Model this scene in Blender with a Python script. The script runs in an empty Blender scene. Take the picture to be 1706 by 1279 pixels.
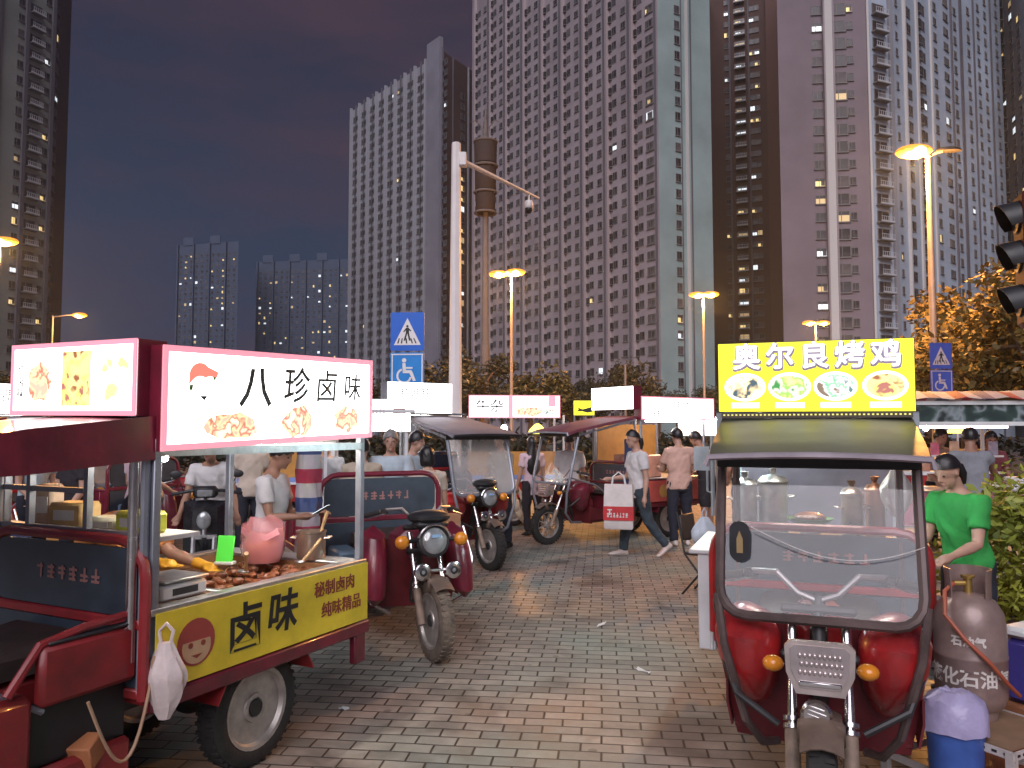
import bpy, bmesh, math, random
from mathutils import Vector, Matrix, noise
R = math.radians
rnd = random.Random(7)
S = bpy.context.scene
COL = S.collection

# ------------------------------------------------------------------ camera, sky, light, exposure
PITCH = R(3.32); FPX = 1300.0; CAMH = 1.7
cam = bpy.data.cameras.new('camera'); camo = bpy.data.objects.new('camera', cam); COL.objects.link(camo)
cam.sensor_width = 36; cam.lens = 36 * FPX / 1706; cam.clip_end = 3000; cam.clip_start = .05
camo.location = (0, 0, CAMH); camo.rotation_euler = (R(90) + PITCH, 0, 0)
S.camera = camo
S.view_settings.view_transform = 'Standard'; S.view_settings.look = 'None'
S.view_settings.exposure = 1.45; S.view_settings.gamma = 1
W = bpy.data.worlds.new('World'); S.world = W; W.use_nodes = True

def sky():
    nt = W.node_tree; N = nt.nodes; L = nt.links; N.clear()
    out = N.new('ShaderNodeOutputWorld'); bg = N.new('ShaderNodeBackground')
    tc = N.new('ShaderNodeTexCoord'); sep = N.new('ShaderNodeSeparateXYZ')
    L.new(tc.outputs['Generated'], sep.inputs[0])
    r = N.new('ShaderNodeValToRGB'); e = r.color_ramp.elements
    e[0].position = 0; e[0].color = (.030, .046, .085, 1)
    e[1].position = .5; e[1].color = (.018, .020, .038, 1)
    for p, c in ((.10, (.025, .042, .078, 1)), (.24, (.021, .033, .064, 1)), (.38, (.021, .025, .048, 1))):
        x = e.new(p); x.color = c
    L.new(sep.outputs['Z'], r.inputs[0])
    # city glow tints the cloud towards the towers
    mr = N.new('ShaderNodeMapRange'); mr.inputs[1].default_value = -.75; mr.inputs[2].default_value = .05; mr.inputs[3].default_value = .16; mr.inputs[4].default_value = .95
    L.new(sep.outputs['X'], mr.inputs[0])
    mp = N.new('ShaderNodeMapping'); mp.inputs['Scale'].default_value = (1.1, 1.1, 5); mp.inputs['Rotation'].default_value = (0, .32, 0)
    L.new(tc.outputs['Generated'], mp.inputs[0])
    nz = N.new('ShaderNodeTexNoise'); nz.inputs['Scale'].default_value = 2.6; nz.inputs['Detail'].default_value = 7; nz.inputs['Roughness'].default_value = .62
    L.new(mp.outputs[0], nz.inputs['Vector'])
    m = N.new('ShaderNodeMath'); m.operation = 'MULTIPLY'; cr = N.new('ShaderNodeMapRange'); cr.inputs[1].default_value = .36; cr.inputs[2].default_value = .66; L.new(nz.outputs['Fac'], cr.inputs[0]); L.new(mr.outputs[0], m.inputs[0]); L.new(cr.outputs[0], m.inputs[1])
    mx = N.new('ShaderNodeMix'); mx.data_type = 'RGBA'; L.new(m.outputs[0], mx.inputs['Factor'])
    L.new(r.outputs[0], mx.inputs['A']); mx.inputs['B'].default_value = (.062, .033, .046, 1)
    L.new(mx.outputs['Result'], bg.inputs[0]); bg.inputs[1].default_value = .52
    L.new(bg.outputs[0], out.inputs[0])
sky()
sl = bpy.data.lights.new('city_glow', 'SUN'); sl.energy = 1.02; sl.angle = R(50); sl.color = (.95, .90, .97)
so = bpy.data.objects.new('city_glow', sl); COL.objects.link(so)
so.rotation_euler = (R(52), 0, R(-12))

# ------------------------------------------------------------------ picture helpers: a pixel of the photograph as a place in the square
FW = Vector((0, math.cos(PITCH), math.sin(PITCH))); UP = Vector((0, -math.sin(PITCH), math.cos(PITCH)))
CAM = Vector((0, 0, CAMH))
def ray(px, py): return FW + Vector(((px - 853) / FPX, 0, 0)) + UP * ((639.5 - py) / FPX)
def at(px, py, Y):
    d = ray(px, py); return CAM + d * (Y / d.y)
def gp(px, py):
    d = ray(px, py); return CAM + d * (-CAMH / d.z)

# ------------------------------------------------------------------ materials
MT = {}
def nodes(name):
    m = bpy.data.materials.new(name); m.use_nodes = True
    nt = m.node_tree; return m, nt, nt.nodes, nt.links, nt.nodes['Principled BSDF']
def mat(name, col, rough=.5, metal=0, var=.25, scale=6, bump=0, coat=0, col2=None, detail=5, alpha=1, trans=0, sss=0):
    if name in MT: return MT[name]
    m, nt, N, L, b = nodes(name)
    tc = N.new('ShaderNodeTexCoord'); nz = N.new('ShaderNodeTexNoise')
    nz.inputs['Scale'].default_value = scale; nz.inputs['Detail'].default_value = detail; nz.inputs['Roughness'].default_value = .6
    L.new(tc.outputs['Object'], nz.inputs['Vector'])
    r = N.new('ShaderNodeValToRGB'); e = r.color_ramp.elements
    c2 = col2 or tuple(c * (1 - var) for c in col)
    e[0].position = .32; e[0].color = (*c2, 1); e[1].position = .68; e[1].color = (*[min(1, c * (1 + (var * .4 if not col2 else 0))) for c in col], 1)
    L.new(nz.outputs['Fac'], r.inputs[0]); L.new(r.outputs[0], b.inputs['Base Color'])
    mr = N.new('ShaderNodeMapRange'); mr.inputs[3].default_value = max(.03, rough - .12); mr.inputs[4].default_value = min(1, rough + .14)
    L.new(nz.outputs['Fac'], mr.inputs[0]); L.new(mr.outputs[0], b.inputs['Roughness'])
    b.inputs['Metallic'].default_value = metal; b.inputs['Coat Weight'].default_value = coat; b.inputs['Coat Roughness'].default_value = .12
    if alpha < 1: b.inputs['Alpha'].default_value = alpha
    if sss: b.inputs['Subsurface Weight'].default_value = sss; b.inputs['Subsurface Radius'].default_value = (.02, .008, .004)
    if trans: b.inputs['Transmission Weight'].default_value = trans
    if bump:
        bp = N.new('ShaderNodeBump'); bp.inputs['Strength'].default_value = bump; bp.inputs['Distance'].default_value = .01
        n2 = N.new('ShaderNodeTexNoise'); n2.inputs['Scale'].default_value = scale * 4; n2.inputs['Detail'].default_value = 4
        L.new(tc.outputs['Object'], n2.inputs['Vector']); L.new(n2.outputs['Fac'], bp.inputs['Height']); L.new(bp.outputs[0], b.inputs['Normal'])
    MT[name] = m; return m
def emit(name, col, st):
    if name in MT: return MT[name]
    m, nt, N, L, b = nodes(name)
    b.inputs['Base Color'].default_value = (*[min(.8, c) for c in col], 1); b.inputs['Roughness'].default_value = .4
    b.inputs['Emission Color'].default_value = (*col, 1); b.inputs['Emission Strength'].default_value = st
    MT[name] = m; return m
def clear(name, col=(.8, .82, .85), op=.16, rough=.08, dust=.1):
    """thin clear plastic or glass: mostly see-through, a glossy coat, patches of grime"""
    if name in MT: return MT[name]
    m, nt, N, L, b = nodes(name)
    out = N['Material Output']; t = N.new('ShaderNodeBsdfTransparent'); g = N.new('ShaderNodeBsdfGlossy'); d = N.new('ShaderNodeBsdfDiffuse')
    g.inputs['Roughness'].default_value = rough; d.inputs[0].default_value = (*col, 1)
    tc = N.new('ShaderNodeTexCoord'); nz = N.new('ShaderNodeTexNoise'); nz.inputs['Scale'].default_value = 2.6; nz.inputs['Detail'].default_value = 2.5; nz.inputs['Roughness'].default_value = .5
    L.new(tc.outputs['Object'], nz.inputs['Vector'])
    mr = N.new('ShaderNodeMapRange'); mr.inputs[1].default_value = .35; mr.inputs[2].default_value = .75; mr.inputs[3].default_value = op; mr.inputs[4].default_value = op + dust
    L.new(nz.outputs['Fac'], mr.inputs[0])
    m1 = N.new('ShaderNodeMixShader'); L.new(mr.outputs[0], m1.inputs[0]); L.new(t.outputs[0], m1.inputs[1]); L.new(d.outputs[0], m1.inputs[2])
    lw = N.new('ShaderNodeLayerWeight'); lw.inputs[0].default_value = .5; pw = N.new('ShaderNodeMath'); pw.operation = 'POWER'; pw.inputs[1].default_value = 4; L.new(lw.outputs['Facing'], pw.inputs[0])
    fr = N.new('ShaderNodeMath'); fr.operation = 'MULTIPLY_ADD'; fr.inputs[1].default_value = .6; fr.inputs[2].default_value = .025; L.new(pw.outputs[0], fr.inputs[0])
    m2 = N.new('ShaderNodeMixShader'); L.new(fr.outputs[0], m2.inputs[0]); L.new(m1.outputs[0], m2.inputs[1]); L.new(g.outputs[0], m2.inputs[2])
    L.new(m2.outputs[0], out.inputs[0]); MT[name] = m; return m
def backlit(name, cols, scale, st, base=1.0):
    """printed food picture on a light box: blotches of the colours in COLS"""
    if name in MT: return MT[name]
    m, nt, N, L, b = nodes(name)
    tc = N.new('ShaderNodeTexCoord'); nz = N.new('ShaderNodeTexNoise'); nz.inputs['Scale'].default_value = scale; nz.inputs['Detail'].default_value = 2; nz.inputs['Distortion'].default_value = .35
    L.new(tc.outputs['Object'], nz.inputs['Vector'])
    r = N.new('ShaderNodeValToRGB'); e = r.color_ramp.elements
    n = len(cols); e[0].position = .37; e[0].color = (*cols[0], 1); e[1].position = .63; e[1].color = (*cols[-1], 1)
    for i, c in enumerate(cols[1:-1]): x = e.new(.37 + .26 * (i + 1) / (n - 1)); x.color = (*c, 1)
    L.new(nz.outputs['Fac'], r.inputs[0]); L.new(r.outputs[0], b.inputs['Base Color']); L.new(r.outputs[0], b.inputs['Emission Color'])
    b.inputs['Emission Strength'].default_value = st; b.inputs['Roughness'].default_value = .4
    MT[name] = m; return m
def striped(name, cols, width, axis='X', rough=.6):
    if name in MT: return MT[name]
    m, nt, N, L, b = nodes(name)
    tc = N.new('ShaderNodeTexCoord'); sep = N.new('ShaderNodeSeparateXYZ'); L.new(tc.outputs['Object'], sep.inputs[0])
    a = N.new('ShaderNodeMath'); a.operation = 'MULTIPLY'; a.inputs[1].default_value = 1 / (width * len(cols)); L.new(sep.outputs[axis], a.inputs[0])
    f = N.new('ShaderNodeMath'); f.operation = 'FRACT'; L.new(a.outputs[0], f.inputs[0])
    r = N.new('ShaderNodeValToRGB'); r.color_ramp.interpolation = 'CONSTANT'; e = r.color_ramp.elements
    e[0].color = (*cols[0], 1); e[1].position = 1 / len(cols); e[1].color = (*cols[1], 1)
    for i in range(2, len(cols)): x = e.new(i / len(cols)); x.color = (*cols[i], 1)
    L.new(f.outputs[0], r.inputs[0])
    nz = N.new('ShaderNodeTexNoise'); nz.inputs['Scale'].default_value = 5; L.new(tc.outputs['Object'], nz.inputs['Vector'])
    mx = N.new('ShaderNodeMix'); mx.data_type = 'RGBA'; mx.blend_type = 'MULTIPLY'; mx.inputs['Factor'].default_value = .5
    L.new(r.outputs[0], mx.inputs['A']); L.new(nz.outputs['Color'], mx.inputs['B'])
    L.new(mx.outputs['Result'], b.inputs['Base Color']); b.inputs['Roughness'].default_value = rough
    MT[name] = m; return m

maroon = mat('maroon_paint', (.21, .012, .035), .34, 0, .5, 6, .12, .45, (.10, .012, .022), 8)
red = mat('red_paint', (.46, .018, .02), .30, 0, .5, 5, .12, .5, (.20, .016, .018), 8)
redm = mat('dull_red_paint', (.34, .022, .028), .45, 0, .5, 5, .15, .2, (.17, .02, .02), 8)
blackp = mat('black_plastic', (.022, .022, .025), .45, 0, .3, 9)
rubber = mat('tyre_rubber', (.028, .026, .025), .8, 0, .4, 14, .3)
chrome = mat('chrome', (.72, .70, .70), .22, 1, .2, 12)
steel = mat('brushed_steel', (.55, .55, .55), .36, .9, .25, 14)
rimm = mat('rim_silver', (.50, .46, .43), .42, .6, .35, 10)
dirt = mat('dusty_metal', (.30, .22, .17), .65, .2, .45, 9)
darkm = mat('dark_steel', (.05, .048, .05), .5, .4, .3, 9)
greyp = mat('grey_post', (.30, .32, .37), .4, .5, .2, 8)
seatm = mat('seat_vinyl', (.05, .035, .03), .55, 0, .35, 7, .2)
panelb = mat('blue_black_panel', (.045, .06, .085), .4, 0, .35, 5, 0, .2)
whitep = mat('white_board', (.62, .62, .64), .5, 0, .15, 5)
amber = mat('amber_lens', (.75, .26, .02), .25, 0, .2, 9, 0, .5)
glassd = mat('lamp_glass', (.35, .37, .38), .12, .3, .35, 10, 0, .6)
yellowp = mat('yellow_vinyl', (.80, .63, .04), .45, 0, .22, 4, 0, .25)
inkb = mat('black_ink', (.012, .014, .018), .5)
inkr = mat('brown_red_ink', (.26, .05, .03), .5)
inkp = mat('faded_pink_ink', (.42, .20, .18), .6)
winclear = clear('scratched_windscreen', (.62, .60, .66), .004, .05, .035)
winclear2 = clear('dusty_windscreen', (.60, .60, .60), .28, .1, .2)
LIT = 1.9
boxw = emit('lit_white_acrylic', (1, .985, .97), LIT)
boxy = emit('lit_yellow_acrylic', (.95, .86, .03), .50)
pinkb = emit('lit_pink_border', (.95, .30, .38), .36)
bulb = emit('led_bulb', (1, .95, .85), 20)
tubew = emit('led_tube', (1, .92, .80), 36)
plastic_white = mat('white_plastic', (.7, .7, .69), .4, 0, .12, 6)

# ------------------------------------------------------------------ mesh builder
class MB:
    def __init__(s, m=None): s.v = []; s.f = []; s.mi = []; s.ms = []; s.c = 0; s.X = None; (m and s.use(m))
    def use(s, m):
        if m not in s.ms: s.ms.append(m)
        s.c = s.ms.index(m); return s
    def xf(s, M): s.X = M; return s
    def add(s, vs, fs):
        o = len(s.v)
        for p in vs:
            p = Vector(p); s.v.append(s.X @ p if s.X else p)
        for f in fs: s.f.append([i + o for i in f]); s.mi.append(s.c)
        return s
    def box(s, c, d, rot=None, bev=0):
        x, y, z = (k / 2 for k in d); c = Vector(c)
        if bev:
            b = min(bev, x * .9, y * .9, z * .9); pts = []; q = []
            for sx in (-1, 1):
                for sy in (-1, 1):
                    for sz in (-1, 1):
                        pts += [(sx * x, sy * (y - b), sz * (z - b)), (sx * (x - b), sy * y, sz * (z - b)), (sx * (x - b), sy * (y - b), sz * z)]
            I = lambda a, b_, c_, k: ((a * 2 + b_) * 2 + c_) * 3 + k
            for k in (0, 1):
                q += [[I(k, 0, 0, 0), I(k, 1, 0, 0), I(k, 1, 1, 0), I(k, 0, 1, 0)], [I(0, k, 0, 1), I(1, k, 0, 1), I(1, k, 1, 1), I(0, k, 1, 1)], [I(0, 0, k, 2), I(1, 0, k, 2), I(1, 1, k, 2), I(0, 1, k, 2)]]
            for a in (0, 1):
                for b2 in (0, 1):
                    q += [[I(a, b2, 0, 0), I(a, b2, 1, 0), I(a, b2, 1, 1), I(a, b2, 0, 1)], [I(a, 0, b2, 0), I(a, 1, b2, 0), I(a, 1, b2, 2), I(a, 0, b2, 2)], [I(0, a, b2, 1), I(1, a, b2, 1), I(1, a, b2, 2), I(0, a, b2, 2)]]
                    q += [[I(a, b2, k, 0), I(a, b2, k, 1), I(a, b2, k, 2)] for k in (0, 1)]
            vs = pts; fs = q
        else:
            vs = [(a * x, b * y, g * z) for a in (-1, 1) for b in (-1, 1) for g in (-1, 1)]
            fs = [[0, 1, 3, 2], [4, 6, 7, 5], [0, 4, 5, 1], [2, 3, 7, 6], [0, 2, 6, 4], [1, 5, 7, 3]]
        vs = [Vector(p) for p in vs]
        if rot is not None: vs = [rot @ p for p in vs]
        return s.add([p + c for p in vs], fs)
    def tube(s, pts, r, seg=8, cap=True, flat=None):
        pts = [Vector(p) for p in pts]; n = len(pts)
        rs = r if isinstance(r, (list, tuple)) else [r] * n
        vs = []; fs = []; u = None
        for i, p in enumerate(pts):
            t = (pts[min(i + 1, n - 1)] - pts[max(i - 1, 0)]).normalized()
            if u is None: u = t.orthogonal().normalized()
            else:
                u = (u - t * u.dot(t)); u = u.normalized() if u.length > 1e-6 else t.orthogonal().normalized()
            w = t.cross(u)
            for k in range(seg):
                a = 2 * math.pi * k / seg; vs.append(p + (u * math.cos(a) + w * math.sin(a)) * rs[i])
        for i in range(n - 1):
            for k in range(seg): fs.append([i * seg + k, i * seg + (k + 1) % seg, (i + 1) * seg + (k + 1) % seg, (i + 1) * seg + k])
        if cap: fs += [list(range(seg))[::-1], [(n - 1) * seg + k for k in range(seg)]]
        return s.add(vs, fs)
    def loft(s, rings, cap=True):
        """rings: lists of points of one length"""
        m = len(rings[0]); vs = [p for r in rings for p in r]; fs = []
        for i in range(len(rings) - 1):
            for k in range(m): fs.append([i * m + k, i * m + (k + 1) % m, (i + 1) * m + (k + 1) % m, (i + 1) * m + k])
        if cap: fs += [list(range(m))[::-1], [(len(rings) - 1) * m + k for k in range(m)]]
        return s.add(vs, fs)
    def ell(s, c, rad, seg=14, rings=9, rot=None):
        c = Vector(c); vs = []; fs = []
        for i in range(1, rings):
            a = math.pi * i / rings
            for k in range(seg):
                b = 2 * math.pi * k / seg; vs.append(Vector((rad[0] * math.sin(a) * math.cos(b), rad[1] * math.sin(a) * math.sin(b), rad[2] * math.cos(a))))
        vs += [Vector((0, 0, rad[2])), Vector((0, 0, -rad[2]))]; n = len(vs)
        for i in range(rings - 2):
            for k in range(seg): fs.append([i * seg + k, (i + 1) * seg + k, (i + 1) * seg + (k + 1) % seg, i * seg + (k + 1) % seg])
        for k in range(seg): fs += [[n - 2, k, (k + 1) % seg], [n - 1, (rings - 2) * seg + (k + 1) % seg, (rings - 2) * seg + k]]
        if rot is not None: vs = [rot @ p for p in vs]
        return s.add([p + c for p in vs], fs)
    def lathe(s, prof, M=None, seg=24, closed=False):
        """profile of (radius, height) turned about z, placed by matrix M"""
        M = M or Matrix(); vs = []; fs = []; n = len(prof)
        for r, z in prof:
            for k in range(seg):
                a = 2 * math.pi * k / seg; vs.append(M @ Vector((r * math.cos(a), r * math.sin(a), z)))
        for i in range(n - 1 + (1 if closed else 0)):
            j = (i + 1) % n
            for k in range(seg): fs.append([i * seg + k, i * seg + (k + 1) % seg, j * seg + (k + 1) % seg, j * seg + k])
        if not closed: fs += [list(range(seg))[::-1], [(n - 1) * seg + k for k in range(seg)]]
        return s.add(vs, fs)
    def prism(s, pts, M, th):
        """outline in xy, thickness along z, placed by M"""
        n = len(pts); vs = [M @ Vector((x, y, z)) for z in (0, th) for x, y in pts]
        fs = [list(range(n))[::-1], [n + k for k in range(n)]] + [[k, (k + 1) % n, n + (k + 1) % n, n + k] for k in range(n)]
        return s.add(vs, fs)
    def sheet(s, rows, th=0.0):
        """grid of points, given a thickness along its normals"""
        a = len(rows); b = len(rows[0]); P = [[Vector(p) for p in r] for r in rows]
        if th:
            Q = []
            for i in range(a):
                q = []
                for j in range(b):
                    du = P[min(i + 1, a - 1)][j] - P[max(i - 1, 0)][j]; dv = P[i][min(j + 1, b - 1)] - P[i][max(j - 1, 0)]
                    q.append(P[i][j] + du.cross(dv).normalized() * th)
                Q.append(q)
        vs = [p for r in P for p in r]; fs = [[i * b + j, i * b + j + 1, (i + 1) * b + j + 1, (i + 1) * b + j] for i in range(a - 1) for j in range(b - 1)]
        if th:
            o = a * b; vs += [p for r in Q for p in r]; fs += [[o + k for k in f[::-1]] for f in fs[:]]
            edge = [(0, j) for j in range(b)] + [(i, b - 1) for i in range(1, a)] + [(a - 1, j) for j in range(b - 2, -1, -1)] + [(i, 0) for i in range(a - 2, 0, -1)]
            ids = [i * b + j for i, j in edge]
            fs += [[ids[k], ids[(k + 1) % len(ids)], o + ids[(k + 1) % len(ids)], o + ids[k]] for k in range(len(ids))]
        return s.add(vs, fs)
    def mesh(s, name, smooth=True, ang=38, fix=True):
        me = bpy.data.meshes.new(name); me.from_pydata(s.v, [], s.f)
        for m in s.ms: me.materials.append(m)
        me.polygons.foreach_set('material_index', s.mi)
        if fix:
            bm = bmesh.new(); bm.from_mesh(me); bmesh.ops.recalc_face_normals(bm, faces=bm.faces); bm.to_mesh(me); bm.free()
        if smooth: me.polygons.foreach_set('use_smooth', [True] * len(me.polygons)); me.set_sharp_from_angle(angle=R(ang))
        me.update(); return me
    def build(s, name, parent=None, loc=None, rz=0, **k):
        return link(name, s.mesh(name, **k), parent, loc, rz)
def link(name, me, parent=None, loc=None, rz=0, M=None):
    o = bpy.data.objects.new(name, me); COL.objects.link(o)
    if parent is not None: o.parent = parent
    if loc is not None: o.location = loc
    if rz: o.rotation_euler.z = rz
    if M is not None: o.matrix_local = M
    return o
def tag(o, label=None, cat=None, group=None, kind=None):
    for k, v in (('label', label), ('category', cat), ('group', group), ('kind', kind)):
        if v: o[k] = v
    return o
def thing(name, label, cat, loc=(0, 0, 0), rz=0, group=None):
    return tag(link(name, None, None, loc, rz), label, cat, group)
def structure(o): o['kind'] = 'structure'; return o
def T(x, y, z): return Matrix.Translation((x, y, z))
def RZ(a): return Matrix.Rotation(a, 4, 'Z')
def RX(a): return Matrix.Rotation(a, 4, 'X')
def RY(a): return Matrix.Rotation(a, 4, 'Y')
def frame(o, x, z):
    """matrix whose x axis runs along x, whose y axis runs along z, z out of the plane: for lettering laid on an upright board"""
    x = Vector(x).normalized(); z = Vector(z).normalized(); n = x.cross(z)
    return Matrix(((x.x, z.x, n.x, o[0]), (x.y, z.y, n.y, o[1]), (x.z, z.z, n.z, o[2]), (0, 0, 0, 1)))
def children(o): return list(o.children)
def dup(root, loc, rz, label=None, group=None):
    def cp(o, parent):
        c = o.copy(); COL.objects.link(c); c.parent = parent
        for ch in list(o.children): cp(ch, c)
        return c
    r = cp(root, None); r.location = loc; r.rotation_euler = (0, 0, rz)
    if label: r['label'] = label
    if group: r['group'] = group
    return r
TXT = {}
def text(s, size, m, bold=0.0, th=.003, shear=0):
    """lettering as a mesh in the xy plane, centred"""
    key = (s, size, m.name, bold, th)
    if key in TXT: return TXT[key]
    cu = bpy.data.curves.new('lettering', 'FONT'); cu.body = s; cu.size = size; cu.extrude = th / 2; cu.offset = bold
    cu.align_x = 'CENTER'; cu.align_y = 'CENTER'; cu.shear = shear; cu.resolution_u = 3
    o = bpy.data.objects.new('lettering', cu); COL.objects.link(o)
    me = bpy.data.meshes.new_from_object(o.evaluated_get(bpy.context.evaluated_depsgraph_get()))
    bpy.data.objects.remove(o); bpy.data.curves.remove(cu)
    me.materials.clear(); me.materials.append(m); TXT[key] = me; return me
def merge_text(mb, items):
    """add several lettering meshes to a builder: (mesh, matrix)"""
    for me, M in items:
        mb.use(me.materials[0]); mb.add([M @ v.co for v in me.vertices], [list(p.vertices) for p in me.polygons])
    return mb
def ring_pts(c, rx, ry, M=None, n=12):
    return [Vector(c) + ((M @ Vector((rx * math.cos(2 * math.pi * k / n), ry * math.sin(2 * math.pi * k / n), 0))) if M else Vector((rx * math.cos(2 * math.pi * k / n), ry * math.sin(2 * math.pi * k / n), 0))) for k in range(n)]
def arc(c, r, a0, a1, n=8, plane='xz'):
    out = []
    for i in range(n + 1):
        a = R(a0 + (a1 - a0) * i / n); p, q = r * math.cos(a), r * math.sin(a)
        out.append(Vector(c) + (Vector((p, 0, q)) if plane == 'xz' else Vector((0, p, q)) if plane == 'yz' else Vector((p, q, 0))))
    return out
def rrect(w, h, r, n=4):
    pts = []
    for cx, cy, a in ((w / 2 - r, h / 2 - r, 0), (-w / 2 + r, h / 2 - r, 90), (-w / 2 + r, -h / 2 + r, 180), (w / 2 - r, -h / 2 + r, 270)):
        pts += [(cx + r * math.cos(R(a + 90 * i / n)), cy + r * math.sin(R(a + 90 * i / n))) for i in range(n + 1)]
    return pts

# ------------------------------------------------------------------ ground
def paver_mat():
    m, nt, N, L, b = nodes('brick_pavers')
    tc = N.new('ShaderNodeTexCoord'); mp = N.new('ShaderNodeMapping'); mp.inputs['Rotation'].default_value = (0, 0, R(6.6))
    L.new(tc.outputs['Object'], mp.inputs[0])
    # hand-laid: the courses waver
    wn = N.new('ShaderNodeTexNoise'); wn.inputs['Scale'].default_value = 1.6; wn.inputs['Detail'].default_value = 2
    L.new(tc.outputs['Object'], wn.inputs['Vector'])
    wv = N.new('ShaderNodeVectorMath'); wv.operation = 'SCALE'; wv.inputs['Scale'].default_value = .035; L.new(wn.outputs['Color'], wv.inputs[0])
    ad = N.new('ShaderNodeVectorMath'); ad.operation = 'ADD'; L.new(mp.outputs[0], ad.inputs[0]); L.new(wv.outputs[0], ad.inputs[1])
    br = N.new('ShaderNodeTexBrick'); L.new(ad.outputs[0], br.inputs['Vector'])
    br.inputs['Scale'].default_value = 1; br.inputs['Brick Width'].default_value = .222; br.inputs['Row Height'].default_value = .112
    br.inputs['Mortar Size'].default_value = .0075; br.inputs['Mortar Smooth'].default_value = .6; br.inputs['Bias'].default_value = -.1
    br.inputs['Color1'].default_value = (.31, .275, .25, 1); br.inputs['Color2'].default_value = (.19, .175, .165, 1); br.inputs['Mortar'].default_value = (.04, .03, .028, 1)
    # warm and teal tints paint in the signs' coloured light; worn patches
    n1 = N.new('ShaderNodeTexNoise'); n1.inputs['Scale'].default_value = .45; n1.inputs['Detail'].default_value = 3; L.new(tc.outputs['Object'], n1.inputs['Vector'])
    r1 = N.new('ShaderNodeValToRGB'); e = r1.color_ramp.elements
    e[0].position = .36; e[0].color = (1.12, .95, .88, 1); e[1].position = .62; e[1].color = (.84, 1.12, 1.10, 1); L.new(n1.outputs['Fac'], r1.inputs[0])
    x1 = N.new('ShaderNodeMix'); x1.data_type = 'RGBA'; x1.blend_type = 'MULTIPLY'; x1.inputs['Factor'].default_value = 1
    L.new(br.outputs['Color'], x1.inputs['A']); L.new(r1.outputs[0], x1.inputs['B'])
    n2 = N.new('ShaderNodeTexNoise'); n2.inputs['Scale'].default_value = 7; n2.inputs['Detail'].default_value = 8; n2.inputs['Roughness'].default_value = .7; L.new(tc.outputs['Object'], n2.inputs['Vector'])
    r2 = N.new('ShaderNodeValToRGB'); e = r2.color_ramp.elements
    e[0].position = .3; e[0].color = (.55, .55, .55, 1); e[1].position = .7; e[1].color = (1.3, 1.28, 1.25, 1); L.new(n2.outputs['Fac'], r2.inputs[0])
    x2 = N.new('ShaderNodeMix'); x2.data_type = 'RGBA'; x2.blend_type = 'MULTIPLY'; x2.inputs['Factor'].default_value = .8
    L.new(x1.outputs['Result'], x2.inputs['A']); L.new(r2.outputs[0], x2.inputs['B'])
    n3 = N.new('ShaderNodeTexNoise'); n3.inputs['Scale'].default_value = 1.7; n3.inputs['Detail'].default_value = 4; n3.inputs['Distortion'].default_value = .8; L.new(tc.outputs['Object'], n3.inputs['Vector'])
    r3 = N.new('ShaderNodeValToRGB'); e = r3.color_ramp.elements; e[0].position = .30; e[0].color = (.42, .40, .40, 1); e[1].position = .46; e[1].color = (1, 1, 1, 1); L.new(n3.outputs['Fac'], r3.inputs[0])
    vo = N.new('ShaderNodeTexVoronoi'); vo.inputs['Scale'].default_value = 2.6; L.new(tc.outputs['Object'], vo.inputs['Vector'])
    r4 = N.new('ShaderNodeValToRGB'); e = r4.color_ramp.elements; e[0].position = .055; e[0].color = (.35, .34, .34, 1); e[1].position = .075; e[1].color = (1, 1, 1, 1); L.new(vo.outputs['Distance'], r4.inputs[0])
    x3 = N.new('ShaderNodeMix'); x3.data_type = 'RGBA'; x3.blend_type = 'MULTIPLY'; x3.inputs['Factor'].default_value = .75; L.new(x2.outputs['Result'], x3.inputs['A']); L.new(r3.outputs[0], x3.inputs['B'])
    x4 = N.new('ShaderNodeMix'); x4.data_type = 'RGBA'; x4.blend_type = 'MULTIPLY'; x4.inputs['Factor'].default_value = .6; L.new(x3.outputs['Result'], x4.inputs['A']); L.new(r4.outputs[0], x4.inputs['B'])
    L.new(x4.outputs['Result'], b.inputs['Base Color'])
    mr = N.new('ShaderNodeMapRange'); mr.inputs[1].default_value = .3; mr.inputs[2].default_value = .7; mr.inputs[3].default_value = .42; mr.inputs[4].default_value = .78
    L.new(n2.outputs['Fac'], mr.inputs[0]); L.new(mr.outputs[0], b.inputs['Roughness'])
    inv = N.new('ShaderNodeMath'); inv.operation = 'MULTIPLY_ADD'; inv.inputs[1].default_value = -1; inv.inputs[2].default_value = 1; L.new(br.outputs['Fac'], inv.inputs[0])
    sm = N.new('ShaderNodeMath'); sm.operation = 'MULTIPLY_ADD'; sm.inputs[1].default_value = .25; L.new(n2.outputs['Fac'], sm.inputs[0]); L.new(inv.outputs[0], sm.inputs[2])
    bp = N.new('ShaderNodeBump'); bp.inputs['Strength'].default_value = .85; bp.inputs['Distance'].default_value = .012
    L.new(sm.outputs[0], bp.inputs['Height']); L.new(bp.outputs[0], b.inputs['Normal'])
    return m
asphalt = mat('asphalt', (.055, .052, .055), .8, 0, .35, 2, .3)
g = MB(asphalt); g.add([(-1500, -60, -.02), (1500, -60, -.02), (1500, 1600, -.02), (-1500, 1600, -.02)], [[0, 1, 2, 3]])
structure(g.build('ground', smooth=False))
g = MB(paver_mat()); g.add([(-24, -6, 0), (24, -6, 0), (24, 26, 0), (-24, 26, 0)], [[0, 1, 2, 3]])
structure(g.build('pavement', smooth=False))
terr = mat('terracotta_paving', (.27, .085, .04), .5, 0, .45, 3, .5)
g = MB(terr); g.add([(2.05, 2.2, .004), (5.2, 2.2, .004), (4.2, 5.1, .004), (2.5, 4.9, .004)], [[0, 1, 2, 3]])
structure(g.build('path', smooth=False))
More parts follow.
